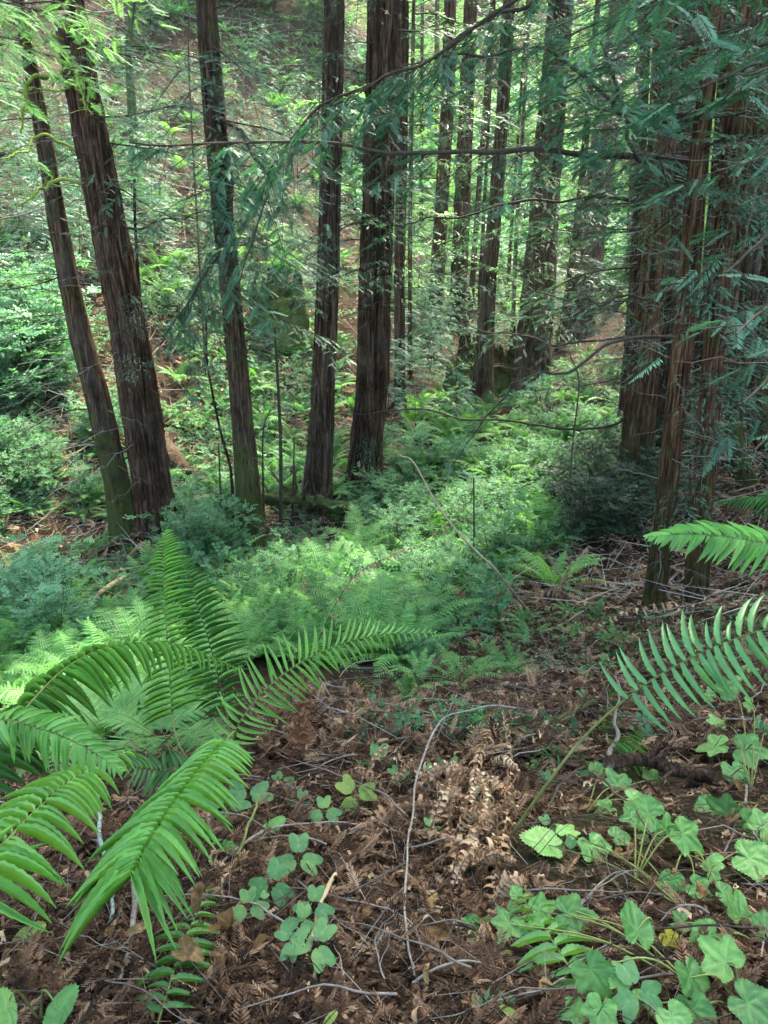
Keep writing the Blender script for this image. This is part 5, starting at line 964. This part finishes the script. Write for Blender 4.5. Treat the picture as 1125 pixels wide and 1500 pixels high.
# ---------------------------------------------------------------- ground litter and ground cover (countless)
def scatter(n, x0, x1, y0, y1, seed, mask=None, photo=True):
    rg = np.random.default_rng(seed); px, py = rg.uniform(x0, x1, n), rg.uniform(y0, y1, n); p = GM(px, py); 
    if mask is not None:
        k = mask(px, py, p); p = p[k]
    return p, TN(p[:,0], p[:,1]), rg
NSP = spray_t(13, .24, .05, seed=77, droop=-.05)
def litter(name, p, nn, rg, kinds, mats):
    mb = MB(); n = len(p); k = rg.integers(0, 100, n)
    for lo, hi, tm, (s0, s1), wr, lift, mt, tilt in kinds:
        w = (k >= lo) & (k < hi); m = int(w.sum())
        if not m: continue
        a = rg.uniform(0, 6.28, m); up = nrm(nn[w]+rg.normal(0, tilt, (m, 3))); d = np.stack([np.cos(a), np.sin(a), np.zeros(m)], -1); d = nrm(d-up*(d*up).sum(1)[:,None]); s = rg.uniform(s0, s1, m)
        mb.inst(tm, basis(d, up, s, s*wr, s*(wr if tm is STK else 1)), p[w]+nn[w]*(lift*rg.uniform(.1, 1, m))[:,None], rg.normal(.5, .22, m), mt)
    o = mb.build(name, mats); return tag(o, kind='stuff')
STK = (np.array([[0, -.5, 0], [0, .5, 0], [.5, .42, .03], [1, .2, 0], [1, -.2, 0], [.5, -.42, .03], [0, 0, .6], [.5, 0, .7], [1, 0, .3]], float), np.array([[0, 6, 7, 5], [6, 1, 2, 7], [5, 7, 8, 4], [7, 2, 3, 8]]), np.zeros(9))
DLF = (lambda t: (t[0]*[1, 1, 1.8], t[2], t[3]*.5))(leaf_t(o_oval, 1, rings=2, na=12, serr=.1, quilt=.2, cup=.9))
DLC = pinna_t(5, lambda u: .5*math.sin(math.pi*min(.97, u+.08))+.1, 0.); DLC[0][:,2] = .25*np.sin(DLC[0][:,0]*3)+np.abs(DLC[0][:,1])*.9
near_m = lambda px, py, p: (np.hypot(p[:,0], p[:,1]) < 8) & ~((px < 640) & (py < 1010))
thin = lambda px, py, p: (fbm(p[:,0]*3.3, p[:,1]*3.3, 4., 3) > -.10) | (hsh(np.arange(len(px)), np.arange(len(px))*7, np.zeros(len(px))) < .30)
p, nn, r_ = scatter(38000, -60, 1190, 1080, 1540, 1, thin)
litter('needle_litter', p, nn, r_, [(0, 24, NSP, (.025, .075), 1, .013, 0, .35), (24, 75, STK, (.012, .06), .03, .014, 0, .5), (75, 78, STK, (.05, .12), .014, .02, 2, .5), (78, 90, DLC, (.008, .028), .5, .014, 1, .7), (90, 100, DLF, (.012, .028), 1, .016, 1, .6)], [MLT, MDR, MTG])
def wide(seed, n, x0, x1, y0, y1):
    rg = np.random.default_rng(seed); x, y = rg.uniform(x0, x1, n), rg.uniform(y0, y1, n); q = np.stack([x, y, TZ(x, y)], -1); a, b = proj_m(q); k = (a < -60) | (a > 1190) | (b > 1540); return q[k], TN(q[k,0], q[k,1]), rg
def proj_m(p): d = p[:,1]*CP-(p[:,2]-CZ)*SP; u = p[:,1]*SP+(p[:,2]-CZ)*CP; d = np.maximum(d, .05); return 562.5+FPX*p[:,0]/d, 750-FPX*u/d
p, nn, r_ = wide(21, 22000, -3.5, 4.5, -.6, 5)
litter('needle_litter', p, nn, r_, [(0, 30, NSP, (.03, .09), 1, .013, 0, .35), (30, 75, STK, (.02, .08), .03, .014, 0, .5), (75, 92, DLC, (.015, .04), .5, .014, 1, .7), (92, 100, DLF, (.015, .035), 1, .014, 1, .5)], [MLT, MDR])
p, nn, r_ = scatter(24000, 380, 1190, 820, 1120, 2, near_m)
litter('needle_litter', p, nn, r_, [(0, 34, NSP, (.05, .12), 1, .03, 0, .5), (34, 74, STK, (.03, .13), .016, .035, 0, .5), (74, 77, STK, (.08, .22), .012, .04, 2, .5), (79, 95, DLC, (.02, .05), .6, .03, 1, .6), (95, 100, DLF, (.02, .04), 1, .03, 1, .5)], [MLT, MDR, MTG])
p, nn, r_ = scatter(16000, -60, 1190, 300, 900, 3)
litter('twig_litter', p, nn, r_, [(0, 25, NSP, (.15, .35), 1, .08, 0, .4), (25, 60, STK, (.2, .9), .012, .12, 2, .25), (60, 100, DLC, (.04, .09), .7, .06, 1, .6)], [MLT, MDR, MTG])
p, nn, r_ = scatter(12000, -60, 1190, -40, 420, 4)
litter('twig_litter', p, nn, r_, [(0, 40, STK, (.4, 1.6), .012, .2, 2, .3), (40, 100, DLC, (.08, .2), .7, .1, 1, .6)], [MLT, MDR, MTG])
GC1 = twiglet(8, .45, .17, 91); GC2 = PN_LM
def cover(n, box, seed, s, th, mats=None, mix=((0, 60, 0), (60, 100, 1)), lift=.1, fs=11.):
    p, nn, r_ = scatter(n, *box, seed, lambda px, py, q: fbm(q[:,0]*.7+5, q[:,1]*.7, 1., 3) > th)
    up = nn+[0, 0, .5]; tms = [GC1, GC2]
    kinds = [(a, b, tms[c], s, 1, lift, 0, .5) for a, b, c in mix]; return litter('ground_cover', p, nrm(up), r_, kinds, mats or [MG])
MHL = leafmat('hillside_leaves', [(0, (.045, .09, .045)), (.5, (.10, .20, .10)), (1, (.20, .33, .18))], .35, .6, .15, (1.05, 1.2, .7), 0, 9)
def kinked(name, seed, n, x0, x1, y0, y1, l0, l1, r):
    rg = np.random.default_rng(seed); q = GM(rg.uniform(x0, x1, n), rg.uniform(y0, y1, n)); mb = MB()
    for c in q:
        a = rg.normal(0, .9)+rg.choice([0, math.pi]); l = rg.uniform(l0, l1)*rg.uniform(.4, 1); m = 12; s = np.linspace(0, 1, m); h = a+np.cumsum(rg.normal(0, .16, m)); x = c[0]+np.cumsum(np.cos(h))*l/m; y = c[1]+np.cumsum(np.sin(h))*l/m
        p_ = np.stack([x, y, TZ(x, y)+.012+rg.uniform(0, .03)+.02*np.sin(s*3.1)], -1); mt = int(rg.integers(0, 2)); tube(mb, p_, r*rg.uniform(.5, 1.2)*(1-.7*s), 5, rg.uniform(.2, .8), mt)
        for k in range(int(rg.integers(0, 4))):
            u = int(rg.integers(2, m-2)); h2 = h[u]+rg.choice([-1, 1])*rg.uniform(.5, 1.1); tt = np.linspace(0, 1, 5)[:,None]; tube(mb, p_[u]+np.array([math.cos(h2), math.sin(h2), .15])*l*rg.uniform(.15, .4)*tt+rg.normal(0, .004, (5, 3))*tt, r*.45*(1-.6*tt[:,0]), 4, .5, mt, cap=False)
    tag(mb.build(name, [MTG, MTW]), kind='stuff')
kinked('twig_litter', 71, 90, -40, 1170, 1090, 1500, .12, .5, .0022)
kinked('twig_litter', 72, 190, 480, 1170, 860, 1110, .25, 1.1, .0045)
kinked('twig_litter', 73, 160, -40, 420, 560, 900, .5, 2.0, .009)
GC1 = twiglet(10, .22, .085, 91)
edge = lambda px, py: ~((px > 740) & (py > 830)) & ~((px > 560) & (py > 930))
def cover(n, box, seed, s, th, mats=None, mix=((0, 50, 0), (50, 100, 1)), lift=.1, fs=.7):
    p, nn, r_ = scatter(n, *box, seed, lambda px, py, q: (fbm(q[:,0]*fs+5, q[:,1]*fs, 1., 3) > th) & (edge(px, py) | (seed == 14)))
    tms = [GC1, GC2, SPM[0]]; kinds = [(a, b, tms[c], s, 1, lift, 0, .55) for a, b, c in mix]; return litter('ground_cover', p, nrm(nn+[0, 0, .5]), r_, kinds, mats or [MG])
cover(20000, (-60, 1000, 440, 960), 11, (.08, .22), .02, None, ((0, 30, 0), (30, 65, 1), (65, 100, 2)), lift=.16)
cover(14000, (-60, 620, -60, 460), 12, (.2, .45), .04, [MHL], ((0, 25, 0), (25, 60, 1), (60, 100, 2)), lift=.35)
cover(14000, (560, 1190, -60, 460), 15, (.22, .5), -.15, [MFB], ((0, 60, 0), (60, 100, 1)), lift=.4)
cover(8000, (250, 860, 480, 900), 13, (.10, .24), -.12, [MSH], ((0, 40, 0), (40, 100, 2)), lift=.4)
cover(3000, (520, 1190, 860, 1100), 14, (.04, .10), .10, None, ((0, 60, 0), (60, 100, 1)), lift=.05)
# ---------------------------------------------------------------- labels: name the few by their order, leave the many alike
_g = {}
for o in list(COL.objects):
    if o.parent is None and o.get('group') and o.get('label'): _g.setdefault((o['label'], o['group']), []).append(o)
for (lb, gp), m in _g.items():
    if 2 <= len(m) <= 5:
        m.sort(key=lambda o: proj(np.array(o.location))[0]); w = {2: ['left one', 'right one'], 3: ['leftmost', 'middle one', 'rightmost'], 4: ['leftmost', 'second from left', 'third from left', 'rightmost'], 5: ['leftmost', 'second from left', 'middle one', 'fourth from left', 'rightmost']}[len(m)]
        for o, x in zip(m, w):
            t = o['label']+', '+x
            if len(t.replace('-', ' ').split()) > 16:
                for a_, b_ in ((' the ', ' '), ('arching ', ''), ('fine-leaved ', ''), ('bright ', ''), ('feathery ', ''), ('leafy ', '')): t = t.replace(a_, b_) if len(t.replace('-', ' ').split()) > 16 else t
            o['label'] = t
# ---------------------------------------------------------------- thin haze added between the trees for a soft background glow
def haze():
    bpy.ops.mesh.primitive_cube_add(size=1, location=(0, 65, 33)); o = bpy.context.object; o.name = 'haze'; o.data.name = 'haze'; o.scale = (230, 232, 98)
    m = bpy.data.materials.new('added_haze'); m.use_nodes = True; nt = m.node_tree; nt.nodes.clear(); out = nt.nodes.new('ShaderNodeOutputMaterial')
    v = nt.nodes.new('ShaderNodeVolumePrincipled'); v.inputs['Color'].default_value = (.82, .95, .86, 1); v.inputs['Density'].default_value = HZ; v.inputs['Anisotropy'].default_value = .2
    nt.links.new(v.outputs[0], out.inputs['Volume']); o.data.materials.append(m); tag(o, kind='stuff')
HZ = .0004
haze()
